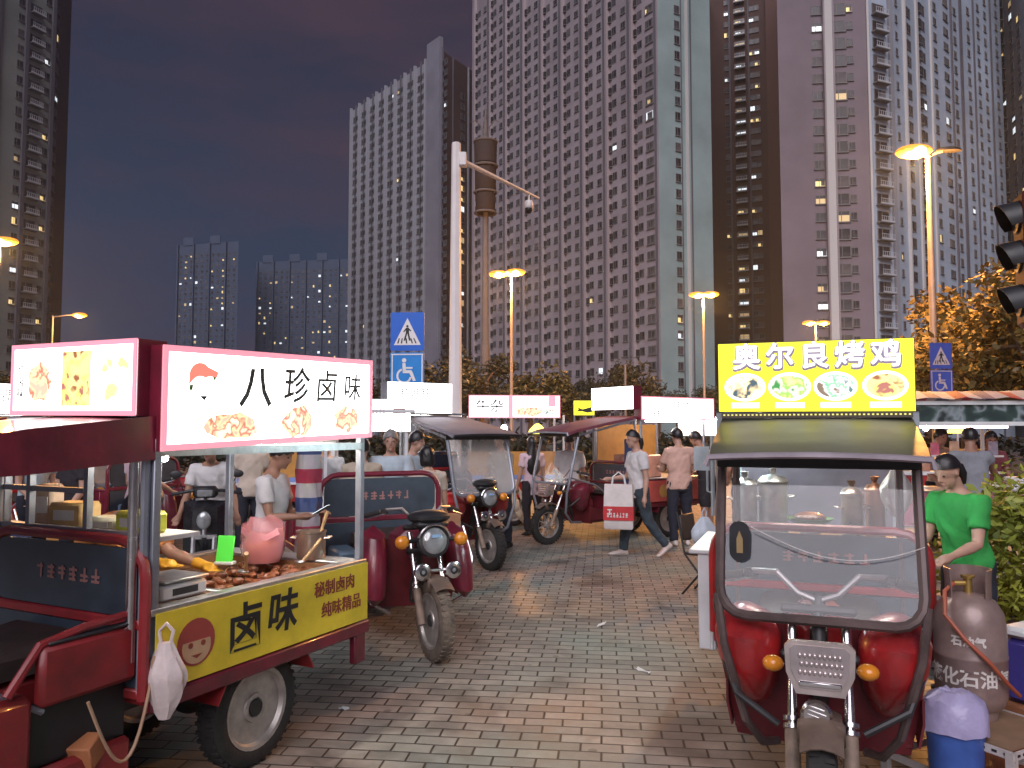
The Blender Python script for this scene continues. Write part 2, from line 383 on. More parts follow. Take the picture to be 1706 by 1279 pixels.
# planting bed with a kerb round it
kerbm = mat('kerb_stone', (.34, .32, .30), .7, 0, .3, 6, .4)
g = MB(kerbm)
kp = [(7.5, 3.3), (4.05, 4.4), (3.25, 5.0), (2.95, 5.9), (3.1, 7.2), (7.5, 8.2)]
for a, b2 in zip(kp, kp[1:]):
    a = Vector((*a, .07)); b2 = Vector((*b2, .07)); d = b2 - a
    g.box((a + b2) / 2, (d.length + .1, .12, .14), RZ(math.atan2(d.y, d.x)), .02)
structure(g.build('kerb'))
soil = mat('soil', (.07, .04, .025), .9, 0, .5, 5, .6)
g = MB(soil); g.add([(x, y, .09) for x, y in kp], [list(range(len(kp)))]); structure(g.build('planting_bed', smooth=False))

# ------------------------------------------------------------------ towers
def ft(px, P0, P1):
    """metres along the face P0-P1 at which the sight line of column px meets it"""
    k = (px - 853) / FPX; d = Vector(P1) - Vector(P0); L = d.length; d /= L
    return (P0[0] - k * P0[1]) / (k * d.y - d.x), L
def bkp(p, s, dx=0): return (p[0] * s + dx, p[1] * s)
def pxy(px, Y): return ((px - 853) / FPX * Y, Y)
winglass = mat('dark_window_glass', (.045, .038, .042), .25, 0, .4, .4)
wing2 = mat('curtained_window', (.12, .10, .10), .5, 0, .4, .7); wing3 = mat('mid_grey_window', (.075, .068, .075), .35, 0, .4, .7)  # curtain grey, and a pane of middle grey
winlitc = [emit('lit_window_warm', (1, .70, .28), .40), emit('lit_window_cool', (.85, .95, 1), .42), emit('lit_window_dim', (.9, .62, .3), .15)]
winframe = mat('window_frame_grey', (.20, .19, .19), .6)
WIN = {}
def win_mesh(w, h, kind, lit, vr=0):
    """a window: frame round a pane, a sill below; 'ac' adds the louvred ledge box, 'bal' a balcony with slab and rail. Local y points out of the wall"""
    key = (w, h, kind, lit, vr)
    if key in WIN: return WIN[key]
    b = MB((winglass, wing2, wing3, winglass)[vr] if lit is None else winlitc[lit]); b.box((0, .03, 0), (w * .92, .06, h * .92))
    if vr in (1, 3) or lit == 0: b.use(wing2); b.box((-w * .26, .035, h * .02), (w * .36, .07, h * .86))
    if lit is not None and vr != 2: b.use(wing3); b.box((0, .036, h * .28), (w * .9, .072, h * .34))
    b.use(winframe)
    for sx in (-1, 1): b.box((sx * w * .48, .05, 0), (w * .05, .1, h))
    for sz in (-1, 1): b.box((0, .05, sz * h * .48), (w * .91, .1, h * .05))
    b.box((w * .1, .06, 0), (w * .05, .06, h * .9))
    if kind == 'ac':
        b.use(winglass); b.box((w * .9, .2, -.25), (w * .55, .4, h * .9)); b.use(winframe); b.box((w * .9, .25, -h * .62), (w * .7, .5, .12))
    elif kind == 'bal':
        b.use(winframe); b.box((0, .55, -h * .62), (w * 1.15, 1.1, .16))
        b.use(MT.get('balcony_white') or mat('balcony_white', (.55, .56, .58), .6)); b.box((0, 1.07, -h * .62 + .16), (w * 1.15, .05, .34)); b.box((0, 1.07, -h * .62 + 1.0), (w * 1.15, .06, .07))
        for q in range(7): b.box((-w * .52 + q * w * 1.04 / 6, 1.07, -h * .62 + .62), (.06, .05, .7))
    else:
        b.use(winframe); b.box((0, .12, -h * .55), (w * 1.1, .24, .12))
    WIN[key] = b.mesh('window', smooth=False); return WIN[key]
def tower(name, label, foot, H, wallm, faces, seed, top=None, group='residential high-rise towers'):
    """foot: footprint corners. faces: (i, j, wall material, columns, floor pitch, z0, ztop, extras); a column: (px or metres, w, h, kind, lit odds)"""
    rr = random.Random(seed); cx = sum(p[0] for p in foot) / len(foot); cy = sum(p[1] for p in foot) / len(foot)
    root = thing(name, label, 'tower', (cx, cy, 0), 0, group)
    O = Vector((cx, cy, 0)); wb = MB(wallm); n = len(foot)
    fm = {}
    for f in faces: fm[f[0]] = f[2]
    for z0, z1 in ((0, H),):
        for i in range(n):
            a, b2 = foot[i], foot[(i + 1) % n]; wb.use(fm.get(i, wallm))
            wb.add([Vector((*a, z0)) - O, Vector((*b2, z0)) - O, Vector((*b2, z1)) - O, Vector((*a, z1)) - O], [[0, 1, 2, 3]])
        wb.use(wallm); wb.add([Vector((*p, z1)) - O for p in foot], [list(range(n))])
    wins = []
    for fi, fj, fmat, cols, pitch, z0, zt, ribs in faces:
        P0, P1 = foot[fi], foot[fj]; d = (Vector(P1) - Vector(P0)); L = d.length; d /= L
        nrm = Vector((-d.y, d.x))
        if nrm.dot(-(Vector(P0) + Vector(P1))) < 0: nrm = -nrm; ld = -d
        else: ld = d
        ang = math.atan2(ld.y, ld.x)
        for t, w, dep, m, za, zb in ribs:
            if t is None: continue
            p = Vector(P0) + d * t; wb.use(m); wb.box(Vector((p.x, p.y, (za + zb) / 2)) + Vector((nrm.x, nrm.y, 0)) * dep / 2 - O, (w, dep + .02, zb - za), RZ(ang))
        for t, w, h, kind, odds in cols:
            p = Vector(P0) + d * t
            for k in range(int((zt - z0) / pitch)):
                z = z0 + pitch * (k + .5); lit = None
                if rr.random() < odds: lit = rr.choice((0, 0, 1, 1, 2))
                ps = FPX / max(10, p.y); seen = z < 1.7 + 740 / FPX * p.y and -10 < 853 + p.x * ps < 1716
                wins.append((0 if seen else 1, p.length - (30 if lit is not None else 0), Vector((p.x, p.y, z)) - O, ang, w, h, kind, lit, rr.choice((0, 0, 0, 1, 2, 2, 3))))
    wb.build('wall', root, smooth=False)
    wins.sort(key=lambda q: (q[0], q[1]))
    for q in wins[:100]:
        o = link('window', win_mesh(*q[4:]), root, q[2], q[3])
        if q[7] is not None: o['label'] = 'lit window'
    if len(wins) > 100:
        mb = MB()
        for q in wins[100:]:
            if q[0]: continue
            me = win_mesh(*q[4:]); M = T(*q[2]) @ RZ(q[3]); vs = [M @ v.co for v in me.vertices]; base = len(mb.v)
            mb.v += vs; mi = []
            for m in me.materials:
                mb.use(m); mi.append(mb.c)
            for p in me.polygons: mb.f.append([i + base for i in p.vertices]); mb.mi.append(mi[p.material_index])
        if mb.f: mb.build('window', root, smooth=False, fix=False)['kind'] = 'stuff'
    return root, wb
def every(P0, P1, start, step, end=None):
    L = (Vector(P1) - Vector(P0)).length; t = start; out = []
    while t < (end or L) - .5: out.append(t); t += step
    return out
mauve = mat('mauve_render', (.35, .29, .31), .8, 0, .22, .11)
mauve2 = mat('plum_render', (.24, .19, .215), .8, 0, .22, .11)
teal = mat('pale_teal_render', (.33, .43, .42), .8, 0, .22, .11)
bluegrey = mat('blue_grey_render', (.44, .51, .60), .8, 0, .22, .11)
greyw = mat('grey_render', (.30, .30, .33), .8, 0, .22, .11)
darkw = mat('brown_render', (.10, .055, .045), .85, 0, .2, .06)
ribm = mat('pale_mauve_rib', (.46, .37, .37), .8, 0, .1, .06)
ribg = mat('pale_grey_rib', (.62, .59, .56), .8, 0, .1, .06)
ribd = mat('dark_grey_rib', (.13, .12, .14), .85, 0, .1, .06)  # plain dark grey for facade strips
# broad slab tower with a mauve long side and a pale teal end
A = pxy(785, 200); B = pxy(1102, 144); C = pxy(1192, 150)
dl = (Vector(B) - Vector(A)).normalized(); bk = Vector((C[0] - B[0], C[1] - B[1])).normalized()
D = bkp(C, 1.4); E = bkp(A, 1.25, 4)
LA = (Vector(B) - Vector(A)).length; H4 = 116
cols = []; ribs = []
for t in every(A, B, 2.0, 7.4):
    cols += [(t + 1.7, 1.3, 1.5, 'ac', .006), (t + 4.4, 1.35, 1.35, 'win', .014)]
    ribs += [(t, .55, .5, ribm, 0, H4)]
    ribs += [(t + 5.9, .35, .3, ribd, 0, H4)]
cols += [(LA - 2.2, 2.0, 1.7, 'win', .03)]
LB = (Vector(C) - Vector(B)).length
ct, _ = ft(1135, B, C); c2, _ = ft(1158, B, C)
tower('residential_tower', 'broad mauve slab tower with a pale teal end wall rising behind the pedestrian signs', [A, B, C, D, E], H4, mauve,
      [(0, 1, mauve, cols, 3.0, 3, 111, ribs), (1, 2, teal, [(ct, 1.25, 1.6, 'win', .05)], 3.0, 3, 111, [(c2, .35, .06, ribd, 0, H4), (c2 - 1.1, .5, .35, ribg, 0, H4), (ct + .95, .2, .1, ribd, 0, H4)])], 3)
# dark brown recessed tower with the brightest windows
A = pxy(1176, 205); B = pxy(1330, 196)
w1, _ = ft(1220, A, B); w2, _ = ft(1243, A, B); w3, _ = ft(1263, A, B); w4, _ = ft(1272, A, B); w5, _ = ft(1228, A, B)
tower('residential_tower', 'narrow dark brown tower with many yellow lit windows, wedged between two paler towers', [A, B, bkp(B, 1.2, -1), bkp(A, 1.2, 1)], 125, darkw,
      [(0, 1, darkw, [(w1, 1.1, 1.3, 'win', .12), (w2, 2.4, 1.5, 'bal', .72), (w3, 1.2, 1.3, 'win', .3), (w4, 1.2, 1.3, 'win', .26)], 3.0, 3, 120,
        [(w2 - 2.6, .5, .6, ribd, 0, 125), (w2 + 2.2, .4, .5, ribd, 0, 125), ((Vector(B) - Vector(A)).length - 4, 4, 1, mat('umber_rib', (.15, .08, .065), .85), 0, 125)])], 5)
# plum and blue-grey tower
A = pxy(1308, 131); B = pxy(1463, 129); C = pxy(1500, 131); D = pxy(1690, 172)
f = lambda px: ft(px, A, B)[0]
k = lambda px: ft(px, C, D)[0]
colsA = [(f(1375), 1.7, 1.5, 'win', .26), (f(1412), 2.3, 1.9, 'win', .03), (f(1431), 1.0, 1.3, 'win', .06)]
ribsA = [(f(1393), 1.7, .8, ribg, 0, 118), (f(1385), .25, .95, mauve, 0, 118), (f(1401), .25, .95, mauve, 0, 118), (f(1462), .35, .3, ribg, 0, 118)]
colsB = [(ft(1480, B, C)[0], 2.7, 1.9, 'bal', .03)]
ribsB = [(ft(1499, B, C)[0], .9, .4, greyw, 0, 118)]
LC = (Vector(D) - Vector(C)).length
colsC = [(k(1511), .9, 1.3, 'win', .02), (k(1532), 1.7, 1.9, 'ac', .0), (k(1556), 2.0, 1.9, 'ac', .02)]
for px in (1577, 1594, 1597, 1611, 1634, 1651, 1663, 1682): colsC.append((k(px), 1.5, 1.5, 'win', .02))
ribsC = [(k(1523), .5, .5, ribg, 0, 118), (k(1545), .8, .3, ribg, 0, 118), (k(1569), .6, .3, ribg, 0, 118), (k(1604), .5, .3, ribd, 0, 118), (k(1621), 1.5, .15, ribd, 0, 118), (k(1643), .8, .15, ribd, 0, 118), (k(1672), 1.0, .15, ribd, 0, 118)]
tower('residential_tower', 'plum and blue-grey tower with a column of white railed balconies behind the tall street lamp', [A, B, C, D, bkp(D, 1.2, -3), bkp(A, 1.4, 2)], 118, mauve2,
      [(0, 1, mauve2, colsA, 3.0, 3, 112, ribsA), (1, 2, bluegrey, colsB, 3.0, 3, 112, ribsB), (2, 3, bluegrey, colsC, 3.0, 3, 112, ribsC)], 11)
# tower at the edge of the view beyond the traffic light
A = pxy(1686, 185); B = pxy(1790, 150)
tower('residential_tower', 'dim grey tower peeping out past the blue-grey one above the traffic light', [A, B, bkp(B, 1.3), bkp(A, 1.2, 1)], 125, darkw,
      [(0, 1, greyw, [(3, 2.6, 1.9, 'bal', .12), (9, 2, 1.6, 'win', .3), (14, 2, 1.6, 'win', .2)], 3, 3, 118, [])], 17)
# grey tower with the stepped roof line
A = pxy(578, 254); B = pxy(735, 212); C = pxy(786, 224)
LA = (Vector(B) - Vector(A)).length
cols = []; ribs = []
for i, t in enumerate(every(A, B, 1.5, 5.6)):
    cols += [(t + 1.5, 1.5, 1.6, 'win', .008), (t + 3.9, 1.4, 1.6, 'ac', .012)]
    ribs += [(t, .5, .9, mat('pale_blue_rib', (.38, .38, .42), .8), 0, 107.6), (t + 2.7, .4, .4, ribd, 0, 108)]
ribs += [(LA - 3.2, 6.4, 1.2, mat('lavender_render', (.23, .22, .26), .8, 0, .22, .11), 0, 111)]
f2 = lambda px: ft(px, B, C)[0]
tower('residential_tower', 'grey tower with stepped roof line and white stairwell lights, beside the camera pole', [A, B, C, bkp(C, 1.12), bkp(A, 1.08, 2)], 107, greyw,
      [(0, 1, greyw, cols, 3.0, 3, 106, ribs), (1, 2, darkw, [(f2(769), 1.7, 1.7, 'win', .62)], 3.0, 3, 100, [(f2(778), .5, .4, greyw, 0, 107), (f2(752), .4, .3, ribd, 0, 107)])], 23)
# far pair, with the haze's blue fade put into the wall colour
farw = mat('haze_faded_render', (.075, .10, .155), .9, 0, .15, .03)
for px0, px1, Yd, H, lab, sd, od in ((290, 392, 430, 104, 'far dark tower with scattered lights, standing alone above the long white light box', 31, .34), (424, 580, 460, 101, 'far dark slab of joined towers with scattered lights next to the grey tower', 37, .32)):
    A = pxy(px0, Yd); B = pxy(px1, Yd - 10); L = (Vector(B) - Vector(A)).length
    cs = [(t, 1.5, 1.5, 'win', od * (.25, .8, .4, .65, .2)[i % 5]) for i, t in enumerate(every(A, B, 2.2, 3.4))]
    rb = [(t, .8, 1.2, farw, 0, H) for t in every(A, B, .6, 3.4 * 3)] + [(t, 6.5, .4, farw, H - .5, H + 4) for t in every(A, B, 7, 17)]
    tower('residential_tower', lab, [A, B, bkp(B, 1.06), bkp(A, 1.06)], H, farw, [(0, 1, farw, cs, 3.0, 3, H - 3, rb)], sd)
# near tower cut by the edge of the picture
A = pxy(-150, 128); B = pxy(70, 150); C = pxy(97, 160); olive = mat('olive_render', (.29, .31, .285), .85, 0, .2, .08)
LA = (Vector(B) - Vector(A)).length
cs = []; rb = []
for t in every(A, B, 2, 5.5): cs += [(t + 1, 2.4, 1.8, 'bal', .05), (t + 3.6, 1.3, 1.4, 'win', .10)]; rb += [(t + 4.6, .7, .5, ribd, 0, 120)]
tower('residential_tower', 'olive grey tower with projecting balconies, cut off by the picture edge above the trees', [A, B, C, bkp(C, 1.2, -1), bkp(A, 1.2)], 122, olive,
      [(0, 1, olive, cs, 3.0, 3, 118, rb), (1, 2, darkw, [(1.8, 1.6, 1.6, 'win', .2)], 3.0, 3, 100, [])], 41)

# ------------------------------------------------------------------ trees and shrubs
barkm = mat('bark', (.10, .065, .045), .9, 0, .4, 6, .5)
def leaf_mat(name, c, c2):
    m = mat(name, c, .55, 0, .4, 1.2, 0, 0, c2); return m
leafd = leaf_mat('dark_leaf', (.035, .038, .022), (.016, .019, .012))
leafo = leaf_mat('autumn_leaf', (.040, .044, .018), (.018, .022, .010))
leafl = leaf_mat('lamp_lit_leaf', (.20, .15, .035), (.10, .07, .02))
leafy = leaf_mat('hedge_leaf', (.40, .38, .04), (.12, .17, .025))
def crown_mesh(rad, n, size, seed, m, lobes=9):
    rr = random.Random(seed); mb = MB(m); cs = []
    for _ in range(lobes):
        while True:
            p = Vector((rr.uniform(-1, 1), rr.uniform(-1, 1), rr.uniform(-.8, 1)))
            if p.length < 1: break
        cs.append((Vector((p.x * rad[0] * .72, p.y * rad[1] * .72, p.z * rad[2] * .7)), rr.uniform(.28, .5)))
    vs, fs = mb.v, mb.f
    for i in range(n):
        c, s = cs[i % lobes]
        d = Vector((rr.gauss(0, 1), rr.gauss(0, 1), rr.gauss(0, .8))).normalized() * (rr.random() ** .45)
        p = c + Vector((d.x * rad[0] * s, d.y * rad[1] * s, d.z * rad[2] * s * 1.05))
        u = Vector((rr.gauss(0, 1), rr.gauss(0, 1), rr.gauss(0, .6))).normalized(); w = u.orthogonal().normalized(); w = (w * math.cos(i) + u.cross(w) * math.sin(i))
        l = size * rr.uniform(.6, 1.3); b = l * .42; k = len(vs)
        vs += [p - u * l * .5, p + w * b * .5 - u * l * .05, p + u * l * .5, p - w * b * .5 - u * l * .05]; fs.append([k, k + 1, k + 2, k + 3]); mb.mi.append(0)
    return mb.mesh('crown', smooth=False, fix=False), cs
def trunk_mesh(h, rad, zc, cs, seed):
    rr = random.Random(seed); mb = MB(barkm)
    mb.tube([(0, 0, 0), (.03 * h, .01 * h, h * .35), (-.01 * h, .02 * h, h * .7), (0, 0, zc)], [h * .034, h * .024, h * .018, h * .008], 9)
    for c, s in cs[:7]:
        b = Vector((0, 0, h * rr.uniform(.35, .6))); e = c + Vector((0, 0, zc)); mb.tube([b, b.lerp(e, .5) + Vector((0, 0, .04 * h)), e], [h * .012, h * .008, h * .004], 6)
    return mb.mesh('trunk')
def tree_kind(h, rad, n, size, seed, m, lobes=9):
    zc = h - rad[2] * .95; cm, cs = crown_mesh(rad, n, size, seed, m, lobes); return cm, trunk_mesh(h, rad, zc, cs, seed), zc
def plant_tree(kind, loc, label, group, s=1, rz=0, name='tree', cat='tree'):
    t = thing(name, label, cat, loc, rz, group); t.scale = (s, s, s)
    link('trunk', kind[1], t); link('crown', kind[0], t, (0, 0, kind[2])); return t
TK = [tree_kind(7, (3.4, 3.2, 2.6), 3200, .34, 1, leafd, 11), tree_kind(6, (3.0, 2.8, 2.1), 2800, .32, 2, leafd, 9), tree_kind(6.4, (2.6, 2.8, 2.6), 2600, .34, 3, leafo, 9)]
gtr = 'street trees in the dark belt below the towers'
for px, Y, kd, s, lab in ((596, 62, 0, 1.0, 'dark round tree behind the blue pedestrian sign, under the grey tower'), (700, 56, 1, 1.0, 'dark spreading tree seen between the blue signs and the white camera pole'),
                          (724, 44, 0, .9, 'tall dark tree just behind the white camera pole'), (800, 50, 0, 1.05, 'dark tree behind the foot of the telecom pole'), (880, 46, 2, .95, 'olive tree standing under the double-headed orange lamp'),
                          (955, 52, 2, .9, 'low olive tree in the gap above the small yellow sign'), (1062, 58, 0, 1.05, 'dark dense tree in front of the mauve slab tower, above the blank light box'), (1128, 62, 1, .8, 'low bushy tree beside the thin lamp pole under the teal wall'),
                          (1195, 66, 2, .95, 'low tree next to the yellow roast chicken sign, under the dark tower'), (1330, 70, 1, 1.0, 'dark tree hidden mostly behind the yellow roast chicken sign, under the low lamp'),
                          (505, 70, 0, .85, 'dark tree beyond the long white light box, under the far towers'), (420, 80, 1, .9, 'low dark tree beyond the middle of the long white light box'), (14, 40, 2, .85, 'brownish tree at the foot of the olive grey tower'), (640, 70, 1, 1.0, 'dark tree filling the gap behind the blue wheelchair sign'), (760, 66, 0, 1.0, 'dark tree behind the base of the white camera pole, farther than its neighbours'), (840, 72, 0, 1.0, 'dark tree far behind the thin pole of the double-headed lamp'), (920, 70, 1, 1.05, 'dark tree far behind the beef offal sign end'), (1000, 74, 0, 1.05, 'dark tree far behind the small yellow fish sign'), (1095, 76, 1, 1.0, 'dark tree far behind the long side light box of the sideways tricycle'), (1165, 80, 0, .95, 'dark tree at the foot of the teal wall, behind the thin lamp pole'), (1440, 60, 0, 1.0, 'dark tree beyond the roast chicken sign, under the railed balconies')):
    plant_tree(TK[kd], pxy(px, Y) + (0,), lab, gtr, s, px * .7)
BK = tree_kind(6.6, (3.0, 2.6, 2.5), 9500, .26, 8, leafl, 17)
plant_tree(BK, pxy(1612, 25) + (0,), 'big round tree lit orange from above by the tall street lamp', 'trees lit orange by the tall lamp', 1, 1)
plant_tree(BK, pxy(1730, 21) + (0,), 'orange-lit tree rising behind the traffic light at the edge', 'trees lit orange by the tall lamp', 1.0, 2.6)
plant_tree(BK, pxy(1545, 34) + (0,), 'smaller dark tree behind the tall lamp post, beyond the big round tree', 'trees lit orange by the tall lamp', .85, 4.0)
hx = thing('hedge', 'long dark hedge closing off the far side of the square behind the stalls', 'hedge', (0, 28, 0))
cm, cs = crown_mesh((26, .9, .95), 15000, .30, 77, leafd, 90); link('foliage', cm, hx, (0, 0, .85))
mb = MB(barkm)
for c, s_ in cs: mb.tube([(c.x, c.y, 0), (c.x + .1, c.y, .7 + c.z * .4)], [.03, .012], 5)
mb.build('stem', hx)
# clipped shrub in the bed
for (x, y, z, rd, n, sd, lab) in ((3.95, 5.75, .80, (1.0, .85, .72), 5200, 5, 'leafy yellow-green bush behind the woman in green'), (4.75, 4.9, .55, (.75, .6, .6), 3000, 6, 'lower green bush at the kerb corner of the planting bed')):
    t = thing('bush', lab, 'bush', (x, y, .09), 0, 'bushes in the planting bed')
    cm, cs = crown_mesh(rd, n, .085, sd, leafy, 16); link('foliage', cm, t, (0, 0, z - .05))
    mb = MB(barkm)
    for c, s in cs[:9]: mb.tube([(c.x * .2, c.y * .2, 0), (c.x * .6, c.y * .6, (z + c.z) * .5), (c.x, c.y, z + c.z)], [.02, .014, .006], 5)
    mb.build('stem', t)

# ------------------------------------------------------------------ street lamps and poles
polem = mat('lamp_pole_paint', (.24, .21, .20), .5, .2, .15, 3)
sod = emit('sodium_lens', (1, .60, .2), 2.6); sodr = emit('sodium_glow_bowl', (1, .30, .035), .50)  # wide orange bowl builds the bulb's halo into its shape
def sodium(parent, loc, watts, rad=.25):
    l = bpy.data.lights.new('lamp_light', 'POINT'); l.energy = watts; l.color = (1, .42, .10); l.shadow_soft_size = rad
    o = bpy.data.objects.new('lamp_light', l); COL.objects.link(o); o.parent = parent; o.location = loc
def street_lamp(px, Y, h, heads, label, watts=1500, thick=1.0, name='street_lamp'):
    """heads: (dx, dy, lit)"""
    t = thing(name, label, 'street lamp', pxy(px, Y) + (0,), 0, 'sodium street lamps')
    MB(polem).tube([(0, 0, 0), (0, 0, .5), (0, 0, .55), (0, 0, h)], [.13 * thick, .13 * thick, .1 * thick, .055 * thick], 14).build('pole', t)
    mb = MB(polem); mb.tube([(0, 0, h - .02), (0, 0, h + .12)], [.09, .05], 10)
    for dx, dy, lit in heads: mb.tube([(0, 0, h), (dx * .5, dy * .5, h + .12), (dx * .75, dy * .75, h + .14)], .04, 8)
    mb.build('arm', t)
    for dx, dy, lit in heads:
        a = math.atan2(dy, dx); M = T(dx, dy, h + .14) @ RZ(a)
        hb = MB(darkm); hb.xf(M); hb.loft([[(x, y * w_, z_ * hh) for y, z_ in ((-.5, 0), (-.4, .6), (-.15, 1), (.15, 1), (.4, .6), (.5, 0))] for x, w_, hh in ((-.32, .1, .06), (-.2, .26, .11), (.1, .34, .14), (.3, .26, .1), (.4, .08, .04))])
        ho = hb.build('lamp_head', t)
        if lit:
            eb = MB(sodr); eb.ell((dx + .05 * math.cos(a), dy + .05 * math.sin(a), h + .11), (.52, .42, .17)); eo = eb.build('lens', ho); eb = MB(sod); eb.ell((dx + .05 * math.cos(a), dy + .05 * math.sin(a) - .12, h + .05), (.28, .34, .17)); eb.build('lamp_bulb', ho)
            sodium(t, (dx, dy, h - .35), watts)
    return t
street_lamp(852, 40.5, 9.7, [(-.62, -.1, 1), (.2, -.5, 1)], 'double-headed lit orange lamp on a thin pole behind the telecom mast', 1100)
street_lamp(1174, 48, 9.9, [(-.35, -.1, 1), (.35, -.3, 1)], 'lit orange lamp on a thin pole in front of the teal tower end', 1000)
street_lamp(1362, 60, 9.8, [(-.5, -.1, 1), (.5, -.1, 1)], 'lit orange lamp low over the yellow roast chicken sign', 1000)
street_lamp(1559, 22.5, 9.7, [(-.42, -.1, 1), (.55, -.05, 0)], 'tall lamp post with one lit and one dark head above the orange tree', 2300, 1.25)
street_lamp(83, 56, 9.8, [(2.0, -.2, 1)], 'single-armed lit lamp above the front light box, in front of the olive tower', 800)
street_lamp(74, 74, 9.7, [(2.8, -.2, 1)], 'farther single-armed lit lamp just showing over the front light box', 800)
street_lamp(-12, 33, 9.6, [(.3, -.1, 1)], 'lit lamp at the picture edge in front of the olive tower', 1400)
# white pole with a dome camera on a long arm
camp = mat('white_pole_paint', (.78, .72, .70), .45, 0, .08, 3)
bx = at(760, 265, 12.5); t = thing('camera_pole', 'tall white octagonal pole with a long arm carrying a dome camera', 'camera pole', (bx.x, 12.5, 0))
hp = at(760, 238, 12.5).z
MB(camp).tube([(0, 0, 0), (0, 0, .02), (0, 0, hp - .03), (0, 0, hp)], [.125, .12, .075, .07], 8).build('pole', t)
MB(camp).box((0, 0, .012), (.4, .4, .024), None, .006).build('base_plate', t)
ea = at(897, 330, 14.6); sa = at(766, 266, 12.5); e = Vector((ea.x - bx.x, ea.y - 12.5, ea.z)); s_ = Vector((sa.x - bx.x, 0, sa.z))
mb = MB(camp); mb.tube([s_, e], [.045, .025], 10); mb.tube([(s_.x, -.0, s_.z - .1), (s_.x, 0, s_.z + .12)], .05, 10); mb.box((s_.x + .05, .0, s_.z), (.12, .16, .22), None, .01); mb.build('arm', t)
c = s_.lerp(e, .86); db = MB(camp); db.tube([c, c - Vector((0, 0, .14))], .018, 8)
db.lathe([(.02, 0), (.07, -.01), (.085, -.05), (.085, -.13), (.07, -.15)], T(c.x, c.y, c.z - .13), 16)
do = db.build('dome_camera', t); gb = MB(blackp); gb.ell((c.x, c.y, c.z - .30), (.072, .072, .075)); gb.build('dome', do)
# telecom mast
Y = 59; z = lambda py: 1.7 + (715 - py) / FPX * Y
t = thing('telecom_mast', 'telecom monopole with a louvred drum of antennas and curved horns at its top', 'telecom mast', pxy(808, Y) + (0,))
mk = mat('mast_paint', (.16, .14, .14), .7, 0, .15, 2)
mb = MB(mk); mb.tube([(0, 0, 0), (0, 0, z(575)), (0, 0, z(574)), (0, 0, z(345))], [.36, .34, .27, .2], 16); mb.build('pole', t)
mb = MB(mat('drum_paint', (.05, .035, .034), .8, 0, .2, 1)); zs = [z(350), z(315), z(270), z(228)]
for a, b2, r_ in ((zs[0], zs[1], .74), (zs[1] + .12, zs[2], .80), (zs[2] + .12, zs[3], .86)):
    mb.lathe([(r_ * .9, a), (r_, a + .1), (r_ * 1.03, b2 - .1), (r_ * .9, b2)], None, 20)
mb.build('antenna_drum', t)
mb = MB(mk)
for a, r_ in zip(zs, (.80, .84, .90, .86)): mb.lathe([(r_ + .05, a - .08), (r_ + .1, a), (r_ + .05, a + .08), (r_ - .1, a)], None, 24, True)
mb.build('ring', t)
mb = MB(mk); mb.tube([(0, 0, zs[3]), (0, 0, z(162))], [.22, .03], 8)
mb.build('spire', t)
for s in (-1, 1): MB(mk).tube([Vector((s * x, 0, zs[3] + zz)) for x, zz in ((.15, .2), (.3, 1.2), (.7, 1.75), (1.2, 1.55))], [.06, .05, .04, .02], 8).build('horn', t)
t = thing('utility_pole', 'thin grey post with a small box in the dark belt over the blank light box', 'post', pxy(1042, 30) + (0,))
MB(polem).tube([(0, 0, 0), (0, 0, 4.2)], [.06, .045], 10).build('pole', t)

